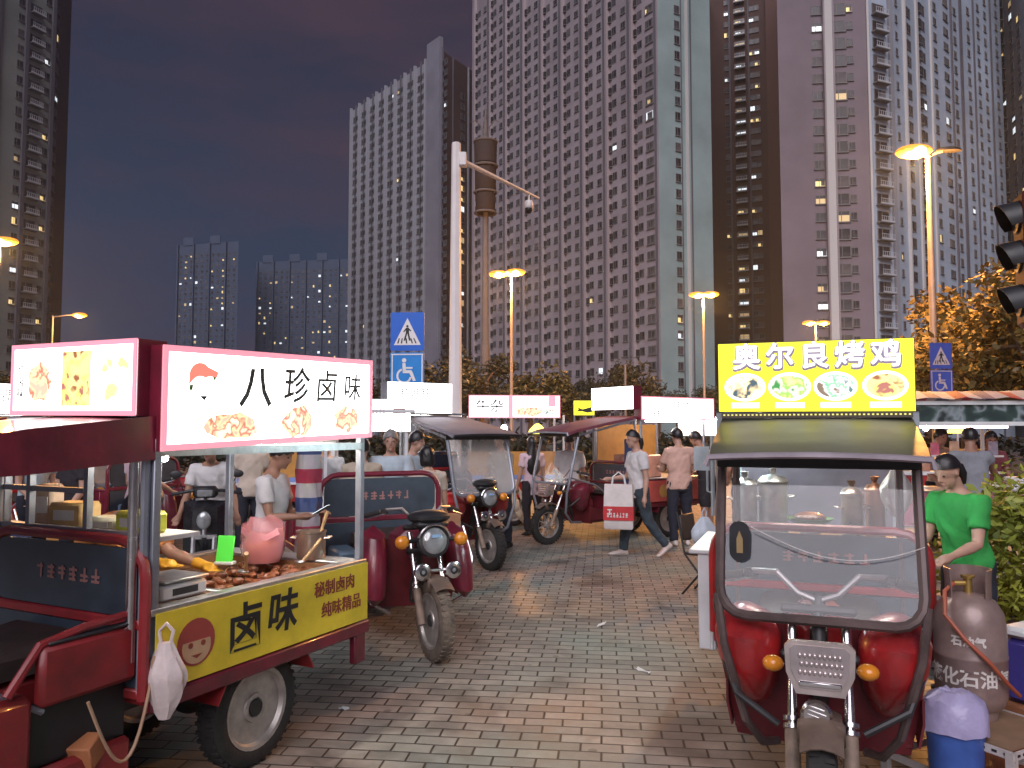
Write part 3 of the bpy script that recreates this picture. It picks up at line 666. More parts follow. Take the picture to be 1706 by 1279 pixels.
# ------------------------------------------------------------------ blue road signs
blue = mat('sign_blue', (.012, .13, .62), .35, 0, .1, 3); blue2 = mat('sign_sky_blue', (.012, .23, .66), .35, 0, .1, 3)
bluev = mat('sign_violet_blue', (.05, .08, .36), .35, 0, .1, 3); signw = mat('sign_white', (.78, .76, .76), .4, 0, .05, 3)
def disc(x, y, r, n=16): return [(x + r * math.cos(2 * math.pi * k / n), y + r * math.sin(2 * math.pi * k / n)) for k in range(n)]
def road_sign(px, Y, side, ytop, label, b1, b2, tilt=0, wht=None):
    p = at(px, ytop, Y); s = side; wht = wht or signw
    t = thing('road_sign', label, 'road sign', (p.x, p.y, 0), tilt, 'blue crossing and wheelchair signs')
    MB(polem).tube([(0, .06, 0), (0, .06, p.z + .02)], .035, 12).build('post', t)
    F = lambda zc, off=0: frame((0, -off, zc), (1, 0, 0), (0, 0, 1))
    z1 = p.z - s * .57; z2 = z1 - s * 1.17
    m1 = MB(b1); m1.prism(rrect(s, s * 1.14, s * .05), F(z1, -.02), .02); pl = m1.build('crossing_plate', t)
    mb = MB(wht); mb.prism([(-.40 * s, -.40 * s), (.40 * s, -.40 * s), (0, .40 * s)], F(z1, .001), .003)
    mb.use(inkb); K = lambda pts: mb.prism([(x * s, y * s) for x, y in pts], F(z1, .005), .003)
    K(disc(0, .155, .035, 12)); K([(-.04, .11), (.045, .11), (.05, -.05), (-.045, -.05)]); K([(-.04, .10), (-.12, .0), (-.10, -.02), (-.03, .05)]); K([(.04, .10), (.12, .02), (.10, -.0), (.03, .05)])
    K([(-.045, -.05), (0, -.05), (-.06, -.27), (-.11, -.27)]); K([(0, -.05), (.05, -.05), (.10, -.27), (.05, -.27)])
    for x in (-.28, -.17, -.02, .15, .26): K([(x - .03 - x * .2, -.2), (x - x * .2 + .0, -.2), (x + .02, -.35), (x - .02, -.35)])
    mb.build('crossing_symbol', pl)
    m1 = MB(b2); m1.prism(rrect(s, s * 1.1, s * .05), F(z2, -.02), .02); pl = m1.build('wheelchair_plate', t)
    mb = MB(wht); h = s * .55; w = s * .5; th = s * .035
    for c_, d_ in (((0, h - th * 1.6), (w * 1.9, th)), ((0, -h + th * 1.6), (w * 1.9, th)), ((-w + th * 1.6, 0), (th, h * 1.75)), ((w - th * 1.6, 0), (th, h * 1.75))): mb.prism([(c_[0] + a * d_[0] / 2, c_[1] + b_ * d_[1] / 2) for a, b_ in ((-1, -1), (1, -1), (1, 1), (-1, 1))], F(z2, .001), .003)
    K = lambda pts: mb.prism([(x * s, y * s) for x, y in pts], F(z2, .001), .003)
    K(disc(-.09, .32, .065)); K([(-.14, .24), (-.05, .24), (-.03, .0), (-.13, .0)]); K([(-.05, .12), (.16, .12), (.16, .07), (-.05, .07)])
    K([(-.13, .03), (.12, .03), (.16, -.02), (.26, -.28), (.18, -.3), (.07, -.06), (-.13, -.06)])
    ot = [( -.09 + .23 * math.cos(R(a)), -.14 + .23 * math.sin(R(a))) for a in range(110, 351, 20)]; it = [(-.09 + .17 * math.cos(R(a)), -.14 + .17 * math.sin(R(a))) for a in range(350, 109, -20)]
    for i in range(len(ot) - 1): K([ot[i], ot[i + 1], it[len(it) - 2 - i], it[len(it) - 1 - i]])
    mb.build('wheelchair_symbol', pl); return t
road_sign(679, 13.7, .60, 520, 'bright blue crossing sign over a wheelchair sign beside the camera pole', blue, blue2, R(-4))
road_sign(1567, 19.5, .57, 571, 'dim violet-blue crossing and wheelchair signs beside the yellow roast chicken sign', bluev, bluev, R(3), mat('sign_dull_white', (.5, .4, .42), .5))
# traffic light seen from its side
p = at(1722, 437, 6.4); t = thing('traffic_light', 'traffic light seen side-on with three dark hoods on a red-lit housing', 'traffic light', (p.x, p.y, 0), R(-20))
dr = mat('red_lit_housing', (.09, .018, .014), .6, 0, .3, 5); hz = p.z  # red light falling on the housing is put into its paint
MB(dr).box((0, 0, hz + .03), (.2, .34, 1.12), None, .03).build('housing', t)
for dz in (.375, .045, -.325):
    mb = MB(blackp); n = 10; o_ = []; i_ = []
    for k_ in range(n + 1):
        a = R(-25 + 230 * k_ / n); o_.append((.145 * math.cos(a), .145 * math.sin(a)))
    rows = [[(-.1, y, z_ + hz + dz) for y, z_ in o_], [(-.24 if 0 else -.27 + .10 * (abs(k_ - n / 2) / (n / 2)) ** 1.5, y * .95, z_ * .95 + hz + dz - .02) for k_, (y, z_) in enumerate(o_)]]
    mb.sheet(rows, .006); mb.lathe([(.13, 0), (.12, .02)], T(-.1, 0, hz + dz) @ RY(R(-90)), 16); mb.build('hood', t)
MB(darkm).tube([(.05, .2, 0), (.05, .2, hz + .5)], .07, 12).build('pole', t)
MB(darkm).box((.03, .16, hz - .2), (.08, .12, .05)).build('bracket', t)

# ------------------------------------------------------------------ cargo tricycles (front towards local -y, axle of the front wheel over the origin)
def wheel(parent, loc, r, w, name='wheel', spokes=0, ax='x', rim=None, dusty=False, yaw=0):
    """tyre with tread and a pressed or spoked rim, turning about local x"""
    M = T(*loc) @ RZ(yaw) @ RY(R(90)); hw = w / 2
    tb = MB(dirt if dusty else rubber)
    tb.use(rubber if not dusty else mat('dusty_tyre', (.17, .13, .10), .85, 0, .5, 12, .4))
    tb.lathe([(r * .66, -hw * .8), (r * .72, -hw), (r * .86, -hw * 1.04), (r * .955, -hw * .86), (r * .99, -hw * .45), (r, 0), (r * .99, hw * .45), (r * .955, hw * .86), (r * .86, hw * 1.04), (r * .72, hw), (r * .66, hw * .8)], M, 40, True)
    for k in range(40):
        a = 2 * math.pi * k / 40
        for s in (-1, 1): tb.xf(M @ RZ(a + (.07 if s > 0 else 0))); tb.box((r * .985, 0, s * hw * .5), (r * .05, r * .06, hw * .62)); tb.xf(None)
    wo = tb.build(name, parent)
    rm = rim or rimm; rb = MB(rm)
    if spokes:
        rb.lathe([(r * .68, -hw * .75), (r * .70, -hw * .5), (r * .6, -hw * .2), (r * .6, hw * .2), (r * .70, hw * .5), (r * .68, hw * .75), (r * .62, hw * .7), (r * .57, 0), (r * .62, -hw * .7)], M, 32, True)
        rb.lathe([(r * .16, -hw * .8), (r * .2, -hw * .5), (r * .2, hw * .5), (r * .16, hw * .8)], M, 16)
        for k in range(spokes):
            a = 2 * math.pi * k / spokes
            for s in (-1, 1):
                p0 = M @ Vector((r * .17 * math.cos(a), r * .17 * math.sin(a), s * hw * .5)); p1 = M @ Vector((r * .6 * math.cos(a + .12), r * .6 * math.sin(a + .12), s * hw * .12)); rb.tube([p0, p1], r * .028, 5)
    else:
        for s in (1, -1): rb.lathe([(.001, s * hw * .35), (r * .12, s * hw * .4), (r * .17, s * hw * .75), (r * .24, s * hw * .75), (r * .28, s * hw * .3), (r * .44, s * hw * .2), (r * .5, s * hw * .55), (r * .60, s * hw * .6), (r * .64, s * hw * .95), (r * .70, s * hw * 1.0), (r * .69, s * hw * .6)], M, 32)
    ro = rb.build('rim', wo)
    if not spokes:
        nb = MB(darkm)
        for s in (1, -1):
            nb.lathe([(.001, s * hw * .86), (r * .14, s * hw * .86), (r * .15, s * hw * .7)], M, 14)
            for k in range(5):
                a = 2 * math.pi * k / 5; nb.lathe([(.001, s * hw * .4), (r * .035, s * hw * .4), (r * .035, s * hw * .2)], M @ T(r * .36 * math.cos(a), r * .36 * math.sin(a), 0), 8)
        nb.build('hub', ro)
    return wo
def bars(mb, M, w, n, h, m, seed=1, gap=.25):
    """a short row of block strokes: lettering too blurred to read"""
    rr = random.Random(seed); mb.use(m); x = -w / 2; cw = w / n
    for i in range(n):
        cx = x + cw * (i + .5)
        for q in range(3):
            if rr.random() < .8: mb.prism([(cx - cw * .38, h * (q / 3 - .48)), (cx + cw * rr.uniform(.1, .38), h * (q / 3 - .48)), (cx + cw * rr.uniform(.1, .38), h * (q / 3 - .30)), (cx - cw * .38, h * (q / 3 - .30))], M, .002)
        mb.prism([(cx - cw * .07, -h * .5), (cx + cw * .10, -h * .5), (cx + cw * .10, h * .5), (cx - cw * .07, h * .5)], M, .0025)
    return mb
def headboard(t, paint, y=1.35, w=1.1, z0=.58, h=.56, ink=inkp):
    """arched tube frame with two dark panels behind the rider's seat"""
    mb = MB(paint); hw = w / 2; rr = .16
    pts = [(-hw, y, z0)] + [(-hw + rr + rr * math.cos(R(a)), y, z0 + h - rr + rr * math.sin(R(a))) for a in (180, 157, 135, 112, 90)] + [(hw - rr + rr * math.cos(R(a)), y, z0 + h - rr + rr * math.sin(R(a))) for a in (90, 67, 45, 22, 0)] + [(hw, y, z0)]
    mb.tube(pts, .024, 8)
    for z in (z0 + .02, z0 + h * .47): mb.box((0, y, z), (w - .03, .03, .045), None, .008)
    hb = mb.build('headboard', t)
    for z, hh, r_ in ((z0 + .045 + (h * .47 - .07) / 2, h * .47 - .07, .02), (z0 + h * .73, h * .47 - .02, .09)):
        pb = MB(panelb); pb.prism(rrect(w - .075, hh, r_), frame((0, y + .008, z), (1, 0, 0), (0, 0, 1)), .014)
        po = pb.build('dark_panel', hb); lb = MB(ink); bars(lb, frame((.05, y - .008, z + .01), (1, 0, 0), (0, 0, 1)), w * .42, 6, hh * .22, ink, int(z * 100)); lb.build('lettering', po)
    return hb
def steering(t, o):
    """fork, mudguard, lamps and handlebar in one turning group"""
    w = .105; top = Vector((0, .30, o.get('stem', .98))); ax = Vector((0, 0, .29))
    fb = MB(darkm); fc = MB(chrome); fd = MB(dirt)
    for s in (-1, 1):
        a = ax + Vector((s * w, 0, 0)); b2 = top + Vector((s * w, 0, -.02))
        lo = fd.tube([a - (b2 - a) * .03, a.lerp(b2, .34)], .031, 10); fc.tube([a.lerp(b2, .30), a.lerp(b2, .92)], .021, 10)
        for q in (.33, .37): fc.tube([a.lerp(b2, q), a.lerp(b2, q + .022)], .038, 12)
    fo = fc.build('fork', t); fd.build('fork_slider', fo)
    for q in (.70, .95): c = (ax + (top - ax) * q); fb.box(c, (.30, .07, .035), RX(R(-18)), .01)
    fb.tube([ax + (top - ax) * .66, ax + (top - ax) * 1.02], .028, 10); fb.build('clamp', fo)
    # mudguard: a strip following the tyre plus the plate in front of the fork
    mg = MB(o.get('guard', mat('brown_guard', (.16, .11, .085), .6, .1, .4, 8))); rows = []
    for k_ in range(11):
        a = R(28 + 10.5 * k_); rows.append([(x, .335 * math.cos(a + R(25)) * -1 + 0, .29 + .335 * math.sin(a + R(25)) - abs(x) * abs(x) * 4) for x in (-.075, -.04, 0, .04, .075)])
    mg.sheet(rows, .006); mg.box((0, -.055, .56), (.17, .05, .10), RX(R(18)), .012); mg.build('mudguard', t)
    hb = MB(mat('dull_bar_chrome', (.34, .31, .31), .4, .7, .3, 12)); zt = o.get('bar', 1.06)
    for s in (-1, 1): hb.tube([(0, .29, top.z), (s * .08, .29, top.z + .03), (s * .16, .30, zt + .03), (s * .26, .36, zt + .02), (s * .36, .46, zt - .02)], .013, 8)
    ho = hb.build('handlebar', t)
    for s in (-1, 1):
        gb = MB(rubber); gb.tube([(s * .30, .40, zt), (s * .40, .50, zt - .035)], .019, 10); gb.box((s * .275, .375, zt + .005), (.05, .05, .045), RZ(R(s * 40)), .01); gb.build('grip', ho)
        lv = MB(chrome); lv.tube([(s * .27, .35, zt - .005), (s * .34, .38, zt - .03), (s * .40, .44, zt - .05)], .006, 6); lv.build('lever', ho)
    if o.get('mirrors'):
        for s in (-1, 1):
            mb = MB(darkm); mb.tube([(s * .25, .35, zt), (s * .30, .33, zt + .12), (s * .36, .33, zt + .2)], .006, 6); mb.ell((s * .38, .34, zt + .24), (.06, .015, .045)); mb.build('mirror', t)
    return fo
def dash_lamps(t, kind, paint):
    """headlamp: 'round' in a hooded cowl with a double lamp bar below, or 'square' silver one with a round horn"""
    if kind == 'round':
        c = Vector((0, .04, .865)); M = T(*c) @ RX(R(80))
        hb = MB(blackp); hb.lathe([(.02, -.14), (.09, -.12), (.118, -.04), (.122, .02), (.108, .03)], M, 24); ho = hb.build('headlight', t)
        lb = MB(glassd); lb.lathe([(.106, .018), (.09, .04), (.05, .056), (.001, .06)], M, 24); lb.use(mat('lamp_led_blue', (.35, .55, .8), .2)); lb.box(c + Vector((0, -.062, .045)), (.07, .012, .022)); lb.build('lens', ho)
        rb = MB(chrome); rb.tube(arc(c + Vector((0, -.03, 0)), .125, 15, 165, 12), .010, 6); rb.build('hood', ho)
        cb = MB(blackp); cb.ell(c + Vector((0, .10, .17)), (.17, .13, .055)); cb.box(c + Vector((0, .07, .12)), (.26, .14, .05), None, .02); cb.build('instrument_cowl', t)
        for s in (-1, 1):
            mb = MB(amber); mb.ell((s * .235, .07, .865), (.055, .045, .052)); ib = mb.build('indicator', t); MB(blackp).tube([(s * .11, .1, .87), (s * .2, .08, .865)], .016, 8).build('stalk', ib)
        bb = MB(chrome); bb.tube([(-.15, -.02, .66), (.15, -.02, .66)], .014, 8); bo = bb.build('lamp_bar', t)
        for s in (-1, 1):
            M = T(s * .12, -.05, .66) @ RX(R(88)); mb = MB(chrome); mb.lathe([(.02, -.05), (.055, -.03), (.062, .02), (.046, .028)], M, 20); so_ = mb.build('spot_lamp', bo)
            gb = MB(blackp); gb.lathe([(.045, .02), (.03, .028), (.001, .03)], M, 16); gb.use(glassd); gb.lathe([(.02, .026), (.001, .036)], M, 12); gb.build('lens', so_)
    else:
        M = frame((0, -.035, .80), (1, 0, 0), (0, .10, 1)); sh = [(-.125, .075), (-.105, .095), (.105, .095), (.125, .075), (.12, -.02), (.085, -.095), (-.085, -.095), (-.12, -.02)]
        hb = MB(mat('lamp_silver', (.50, .42, .39), .3, .5, .2, 9)); hb.prism(sh, M, .05); hb.prism([(x * .8, y * .8) for x, y in sh], M @ T(0, 0, -.09), .09); ho = hb.build('headlight', t)
        lb = MB(mat('lamp_reflector', (.55, .47, .46), .15, .6, .2, 9)); lb.prism([(x * .84, y * .8) for x, y in sh], M @ T(0, .006, .045), .012)
        for i in range(9):
            for j in range(3): lb.ell(M @ Vector((-.07 + i * .0175 + (j % 2) * .006, .045 - j * .03, .058)), (.008, .006, .010), 8, 5)
        lb.build('lens', ho)
        MB(chrome).box(M @ Vector((0, -.055, .058)), (.15, .012, .02), None, .004).build('trim', ho)
        M = T(-.015, -.04, .625) @ RX(R(90)); mb = MB(chrome); mb.lathe([(.02, -.05), (.05, -.03), (.056, .01), (.046, .02), (.03, .016)], M, 24); ho = mb.build('horn', t)
        gb = MB(blackp); gb.lathe([(.044, .012), (.001, .014)], M, 20); gb.use(chrome)
        for q in (-.024, -.008, .008, .024): gb.box((-.015, -.056, .625 + q), (.075 - abs(q) * .8, .008, .005), RY(R(15)))
        gb.build('grille', ho)
        for s in (-1, 1):
            mb = MB(amber); mb.ell((s * .175, .10, .76), (.042, .04, .032)); mb.build('indicator', t)
def leg_shields(t, paint, kind, sx=1):
    for s in (-1, 1):
        mb = MB(paint)
        if kind == 'bulge':
            rings = []
            for z, rx, ry, ox, oy in ((.50, .03, .04, .29, .44), (.53, .07, .08, .295, .42), (.61, .115, .13, .305, .38), (.72, .15, .16, .315, .35), (.82, .155, .165, .325, .36), (.89, .12, .13, .335, .40), (.92, .04, .05, .34, .43)):
                rings.append([(s * sx * (ox + rx * math.cos(2 * math.pi * k_ / 16)), oy + ry * math.sin(2 * math.pi * k_ / 16), z) for k_ in range(16)])
            mb.loft(rings)
        else:
            rings = []
            for q, rx, ry in ((0, .03, .03), (.06, .085, .10), (.3, .105, .13), (.6, .105, .13), (.9, .085, .10), (1, .03, .03)):
                c = Vector((s * (.33 + .04 * q), .44 - .14 * q + .02, .92 - .52 * q)); rings.append([c + Vector((rx * math.cos(2 * math.pi * k_ / 14), ry * math.sin(2 * math.pi * k_ / 14), .03 * math.sin(2 * math.pi * k_ / 14))) for k_ in range(14)])
            mb.loft(rings)
        so_ = mb.build('leg_shield', t)
        bb = MB(chrome if kind != 'bulge' else darkm)
        bb.tube([(s * .44, .50, .90), (s * .46, .36, .66), (s * .40, .30, .40), (s * .22, .40, .28)] if kind != 'bulge' else [(s * .46 * sx, .34, .76), (s * .36 * sx, .18, .60), (s * .16, .16, .50)], .014, 8); bb.build('crash_bar', so_)
def trike(t, o):
    """o: paint, lamps, shields, cabin ..., bed length and heights"""
    P = o.get('paint', maroon); bl = o.get('bed', 1.5); bw = o.get('bw', 1.1); y0 = 1.36; zb = o.get('zb', .56)
    wheel(t, (0, 0, .29), .29, .105, 'front_wheel', o.get('spokes', 0), dusty=o.get('dusty', False))
    for s in (-1, 1): wheel(t, (s * (bw / 2 - .13), y0 + bl * .47, .29), .29, .13, 'rear_wheel')
    steering(t, o); dash_lamps(t, o.get('lamps', 'round'), P); leg_shields(t, P, o.get('shields', 'tube'), o.get('sx', 1))
    fb = MB(darkm)
    fb.tube([(0, .32, .86), (0, .42, .55), (0, .52, .33), (0, .9, .30), (0, 1.5, .36)], .035, 8)
    for s in (-1, 1): fb.box((s * .28, y0 + bl / 2 - .1, zb - .075), (.05, bl + .3, .08)); fb.tube([(s * .22, .62, .31), (s * .30, .9, .33), (s * .30, 1.4, .42)], .02, 8)
    fb.tube([(-bw / 2 + .15, y0 + bl * .47, .29), (bw / 2 - .15, y0 + bl * .47, .29)], .035, 10); fb.ell((0, y0 + bl * .47, .29), (.11, .1, .1))
    for s in (-1, 1):
        for q in range(3): fb.tube([(s * .30, y0 + bl * .47 - .38 + q * .08, .45 - q * .02), (s * .30, y0 + bl * .47, .34 - q * .018), (s * .30, y0 + bl * .47 + .38 - q * .08, .45 - q * .02)], .013, 6)
    fb.build('chassis', t)
    fl = MB(mat('shaded_red_floor', (.13, .010, .016), .5, 0, .4, 5)); fl.box((0, .86, .34), (.74, .62, .025), None, .006)  # floor and apron: deep shade put into a darker red
    for s in (-1, 1): fl.sheet([[(s * .38, .48, .36), (s * .40, .48, .46), (s * .40, .48, .56)], [(s * .40, .9, .36), (s * .42, .9, .42), (s * .42, .9, .46)], [(s * .40, 1.3, .36), (s * .42, 1.3, .48), (s * .42, 1.3, .60)]], .01)
    fl.sheet([[(-.36, .56, .30), (0, .50, .30), (.36, .56, .30)], [(-.42, .52, .62), (0, .42, .62), (.42, .52, .62)], [(-.30, .50, .84), (0, .40, .84), (.30, .50, .84)]], .012); fl.build('floor_panel', t)
    tb = MB(P); tb.loft([[(x * w_, y, z + hh * s_) for x, s_ in ((-1, -.4), (-.9, .5), (-.4, 1), (.4, 1), (.9, .5), (1, -.4), (.5, -1), (-.5, -1))] for y, w_, z, hh in ((.40, .06, .80, .05), (.46, .13, .81, .10), (.62, .16, .80, .12), (.78, .13, .78, .10), (.86, .08, .77, .06))]); tk = tb.build('fuel_tank', t)
    MB(chrome).lathe([(.03, 0), (.03, .015), (.001, .018)], T(0, .58, .915), 14).build('filler_cap', tk)
    sb = MB(P); sb.box((0, 1.1, .53), (.56, .42, .36), None, .03); sb.build('seat_box', t)
    sb = MB(seatm); sb.loft([[(x * .30, y, .72 + z * hh) for x, z in ((-1, 0), (-.95, .8), (-.7, 1), (.7, 1), (.95, .8), (1, 0))] for y, hh in ((.84, .05), (.9, .09), (1.1, .085), (1.26, .11), (1.3, .06))]); sb.build('seat', t)
    headboard(t, P, 1.36 - .03, bw, zb, o.get('hb', .56))
    # cargo bed
    bb = MB(P); bb.box((0, y0 + bl / 2, zb - .02), (bw, bl, .035)); 
    for s in (-1, 1): bb.box((s * (bw / 2 - .012), y0 + bl / 2, zb - .03), (.034, bl + .02, .07), None, .008)
    bd = bb.build('cargo_bed', t)
    sh = o.get('side', .32)
    for s in (-1, 1):
        mb = MB(P); mb.box((s * (bw / 2 - .015), y0 + bl / 2, zb + sh / 2 + .005), (.022, bl - .02, sh), None, .006)
        for q in range(5): mb.box((s * (bw / 2 + .002), y0 + .12 + (bl - .24) * q / 4, zb + sh / 2), (.02, .035, sh - .02), None, .005)
        mb.box((s * (bw / 2 - .012), y0 + bl / 2, zb + sh + .012), (.036, bl, .028), None, .006); mb.build('bed_side', bd)
    mb = MB(P); mb.box((0, y0 + bl - .012, zb + sh / 2), (bw - .05, .022, sh), None, .006); mb.build('tailgate', bd)
    for s in (-1, 1):
        mb = MB(o.get('fender', P)); yc = y0 + bl * .47; rows = []
        for k_ in range(9):
            a = R(20 + 17.5 * k_); rows.append([(s * (bw / 2 - .23 + .24 * q), yc + .35 * math.cos(a), min(.29 + .35 * math.sin(a), zb - .06)) for q in (0, 1)])
        mb.sheet(rows, .008); mb.build('mudguard', t)
    return t
def cabin(t, o):
    """windscreen in a tube frame, posts and a sheet roof; roof from front height zf to back height zr"""
    zf, zr = o['zf'], o['zr']; yf = o.get('yf', .02); yr = 1.34; w = o.get('rw', 1.0); P = o.get('roofm', darkm)
    tube = o.get('tube', darkm); ww = o.get('ws', .88)
    zb = o.get('wz', .90); yb = yf - .04 + (.0); yt = yf + .16
    fr = MB(tube); hw = ww / 2; rr = .11
    def P3(x, z): q = (z - zb) / (zf - zb); return Vector((x, yb + (yt - yb) * q, z))
    pts = [P3(-hw, zf - .03)] + [P3(-hw + rr - rr * math.cos(R(a)), zb + rr - rr * math.sin(R(a))) for a in (0, 22, 45, 67, 90)] + [P3(hw - rr + rr * math.sin(R(a)), zb + rr - rr * math.cos(R(a))) for a in (0, 22, 45, 67, 90)] + [P3(hw, zf - .03)]
    fr.tube(pts, .022, 8); fr.tube([P3(-hw, zf - .04), P3(hw, zf - .04)], .026, 8)
    fo = fr.build('windscreen_frame', t)
    gb = MB(o.get('glass', winclear)); q = [(p.x * .985, p.y, p.z) for p in pts]; gb.loft([[Vector(p) + Vector((0, d, 0)) for p in q] for d in (0, .004)]); gb.build('windscreen', fo)
    pb = MB(tube)
    for s in (-1, 1):
        pb.tube([P3(s * (hw + .01), zb + .08), (s * (hw - .02), yb - .02, zb - .12), (s * (hw - .10), yb + .02, .48), (s * .24, yb + .20, .33), (s * .18, .5, .31)], .018, 8)
        pb.tube([P3(s * hw, zf - .05), (s * (w / 2 - .03), yr, zr - .06)], .016, 6)
        pb.tube([(s * (w / 2 - .02), yr, .6), (s * (w / 2 - .02), yr, zr - .04)], .02, 8)
        pb.tube([P3(s * hw, zb + .1), (s * .45, .55, zb - .02), (s * .47, .95, .62)], .013, 6)
    pb.build('cabin_frame', t)
    rows = []
    for k_ in range(9):
        q = k_ / 8; y = yf - .10 + (yr + .06 - yf + .10) * q; z = zf + (zr - zf) * (q * .9 + .1 * math.sin(q * math.pi / 2))
        if k_ == 0: z -= .02
        rows.append([(w / 2 * x * (1.0 + o.get('flare', -.05) * q), y, z + .014 * (1 - x * x) - (.035 if abs(x) == 1 else 0)) for x in (-1, -.97, -.7, -.35, 0, .35, .7, .97, 1)])
    rb = MB(P); rb.sheet(rows, .012); ro = rb.build('roof', t, ang=12)
    eb = MB(o.get('lip', tube)); eb.tube([Vector(p) + Vector((0, -.005, -.0)) for p in rows[0]], .014, 6); eb.build('roof_lip', ro)
    vb = MB(o.get('valance', darkm)); vb.box((0, yt - .035, zf - .035), (w * .95, .02, .07), None, .005); vb.build('roof_beam', ro)
    return ro
def stall_posts(t, bw, y0, bl, z0, z1, m, r=.018):
    for x in (-1, 1):
        for y in (y0, y0 + bl):
            mb = MB(m); mb.box((x * (bw / 2 - .02), y, (z0 + z1) / 2), (r * 2, r * 2, z1 - z0), None, .004); mb.build('post', t)
def light_box(t, c, x, w, h, d, face, case, border=None, bt=.03, name='light_box'):
    """a lit sign box: C the centre of its face, X the direction of reading; returns box and the face's matrix"""
    F = frame(c, x, (0, 0, 1)); mb = MB(case)
    mb.prism([(-w / 2, -h / 2), (w / 2, -h / 2), (w / 2, h / 2), (-w / 2, h / 2)], F @ T(0, 0, -d), d - .003); bo = mb.build(name, t)
    fb = MB(face); fb.prism([(-w / 2 + .004, -h / 2 + .004), (w / 2 - .004, -h / 2 + .004), (w / 2 - .004, h / 2 - .004), (-w / 2 + .004, h / 2 - .004)], F @ T(0, 0, -.002), .003); fb.build('lit_face', bo)
    if border:
        eb = MB(border)
        for cx, cy, sx, sy in ((0, h / 2 - bt / 2, w, bt), (0, -h / 2 + bt / 2, w, bt), (-w / 2 + bt / 2, 0, bt, h - 2 * bt), (w / 2 - bt / 2, 0, bt, h - 2 * bt)):
            eb.prism([(cx - sx / 2, cy - sy / 2), (cx + sx / 2, cy - sy / 2), (cx + sx / 2, cy + sy / 2), (cx - sx / 2, cy + sy / 2)], F @ T(0, 0, .0015), .006)
        eb.build('border', bo)
    return bo, F
def blob(n, rx, ry, seed, j=.16):
    rr = random.Random(seed); return [((rx * (1 + rr.uniform(-j, j))) * math.cos(2 * math.pi * k_ / n), (ry * (1 + rr.uniform(-j, j))) * math.sin(2 * math.pi * k_ / n)) for k_ in range(n)]
def pic(bo, F, x, y, pts, m, off=.003): mb = MB(m); mb.prism(pts, F @ T(x, y, off), .002); return mb.build('food_picture', bo)
foodA = backlit('food_print_braised', [(.95, .45, .32), (.95, .72, .40), (.55, .14, .10), (1, .9, .62)], 14, .42)
foodB = backlit('food_print_chicken', [(.30, .12, .05), (.95, .75, .30), (.95, .62, .28), (.85, .9, .2), (.4, .15, .12)], 13, .40)
foodC = backlit('food_print_noodle', [(.9, .85, .25), (1, .97, .85), (.95, .95, .7), (.2, .22, .2)], 9, .5)
foodG = backlit('food_print_salad', [(.05, .25, .06), (.9, .85, .7), (.25, .7, .1), (.95, .6, .3)], 14, .4)
foodW = backlit('food_print_wings', [(.1, .2, .2), (.9, .85, .8), (.15, .5, .25), (1, .95, .9), (.2, .15, .1)], 15, .4)
foodF = backlit('food_print_fries', [(.06, .1, .12), (.95, .7, .35), (.75, .9, .6), (.9, .5, .35)], 16, .4)

# ------------------------------------------------------------------ the braised food cart (near, yellow side panel)
gt = 'cargo tricycles of the night market'
LC0 = (-2.64, 2.41, 0); LR = R(-26.4)
def lcw(x, y, z=0): return T(*LC0) @ RZ(LR) @ Vector((x, y, z))
t = thing('food_tricycle', 'maroon food tricycle with yellow side panel, braised food trays and two big white light boxes', 'tricycle', LC0, LR, gt)
trike(t, dict(paint=redm, bed=1.5, hb=.66, side=.34, zb=.56, fender=redm))
cabin(t, dict(zf=1.62, zr=1.75, yf=.2, rw=1.08, roofm=maroon, tube=greyp))
mb = MB(maroon)
for s in (-1, 1): mb.sheet([[(s * .545, .25, 1.60), (s * .55, .25, 1.53)], [(s * .545, .8, 1.70), (s * .55, .8, 1.53)], [(s * .545, 1.38, 1.76), (s * .55, 1.38, 1.57)]], .01)
mb.build('roof_valance', t)
stall_posts(t, 1.1, 1.38, 1.44, .56, 1.66, greyp, .02)
MB(chrome).tube([(.5, 1.30, .72), (.5, 1.30, 1.62)], .022, 12).build('post', t)
mb = MB(steel)   # upper frame under the side sign
for s in (-1, 1): mb.box((s * .53, 2.1, 1.60), (.04, 1.46, .04))
for y in (1.38, 2.82): mb.box((0, y, 1.601), (1.02, .04, .036))
mb.build('top_frame', t)
mb = MB(greyp)   # window grid over the headboard
for x in (-.30, .12): mb.box((x, 1.36, 1.41), (.028, .03, .36))
for z in (1.24, 1.42): mb.box((-.21 if z > 1.3 else 0, 1.36, z), (.62 if z > 1.3 else 1.02, .026, .024))
mb.build('window_grid', t)
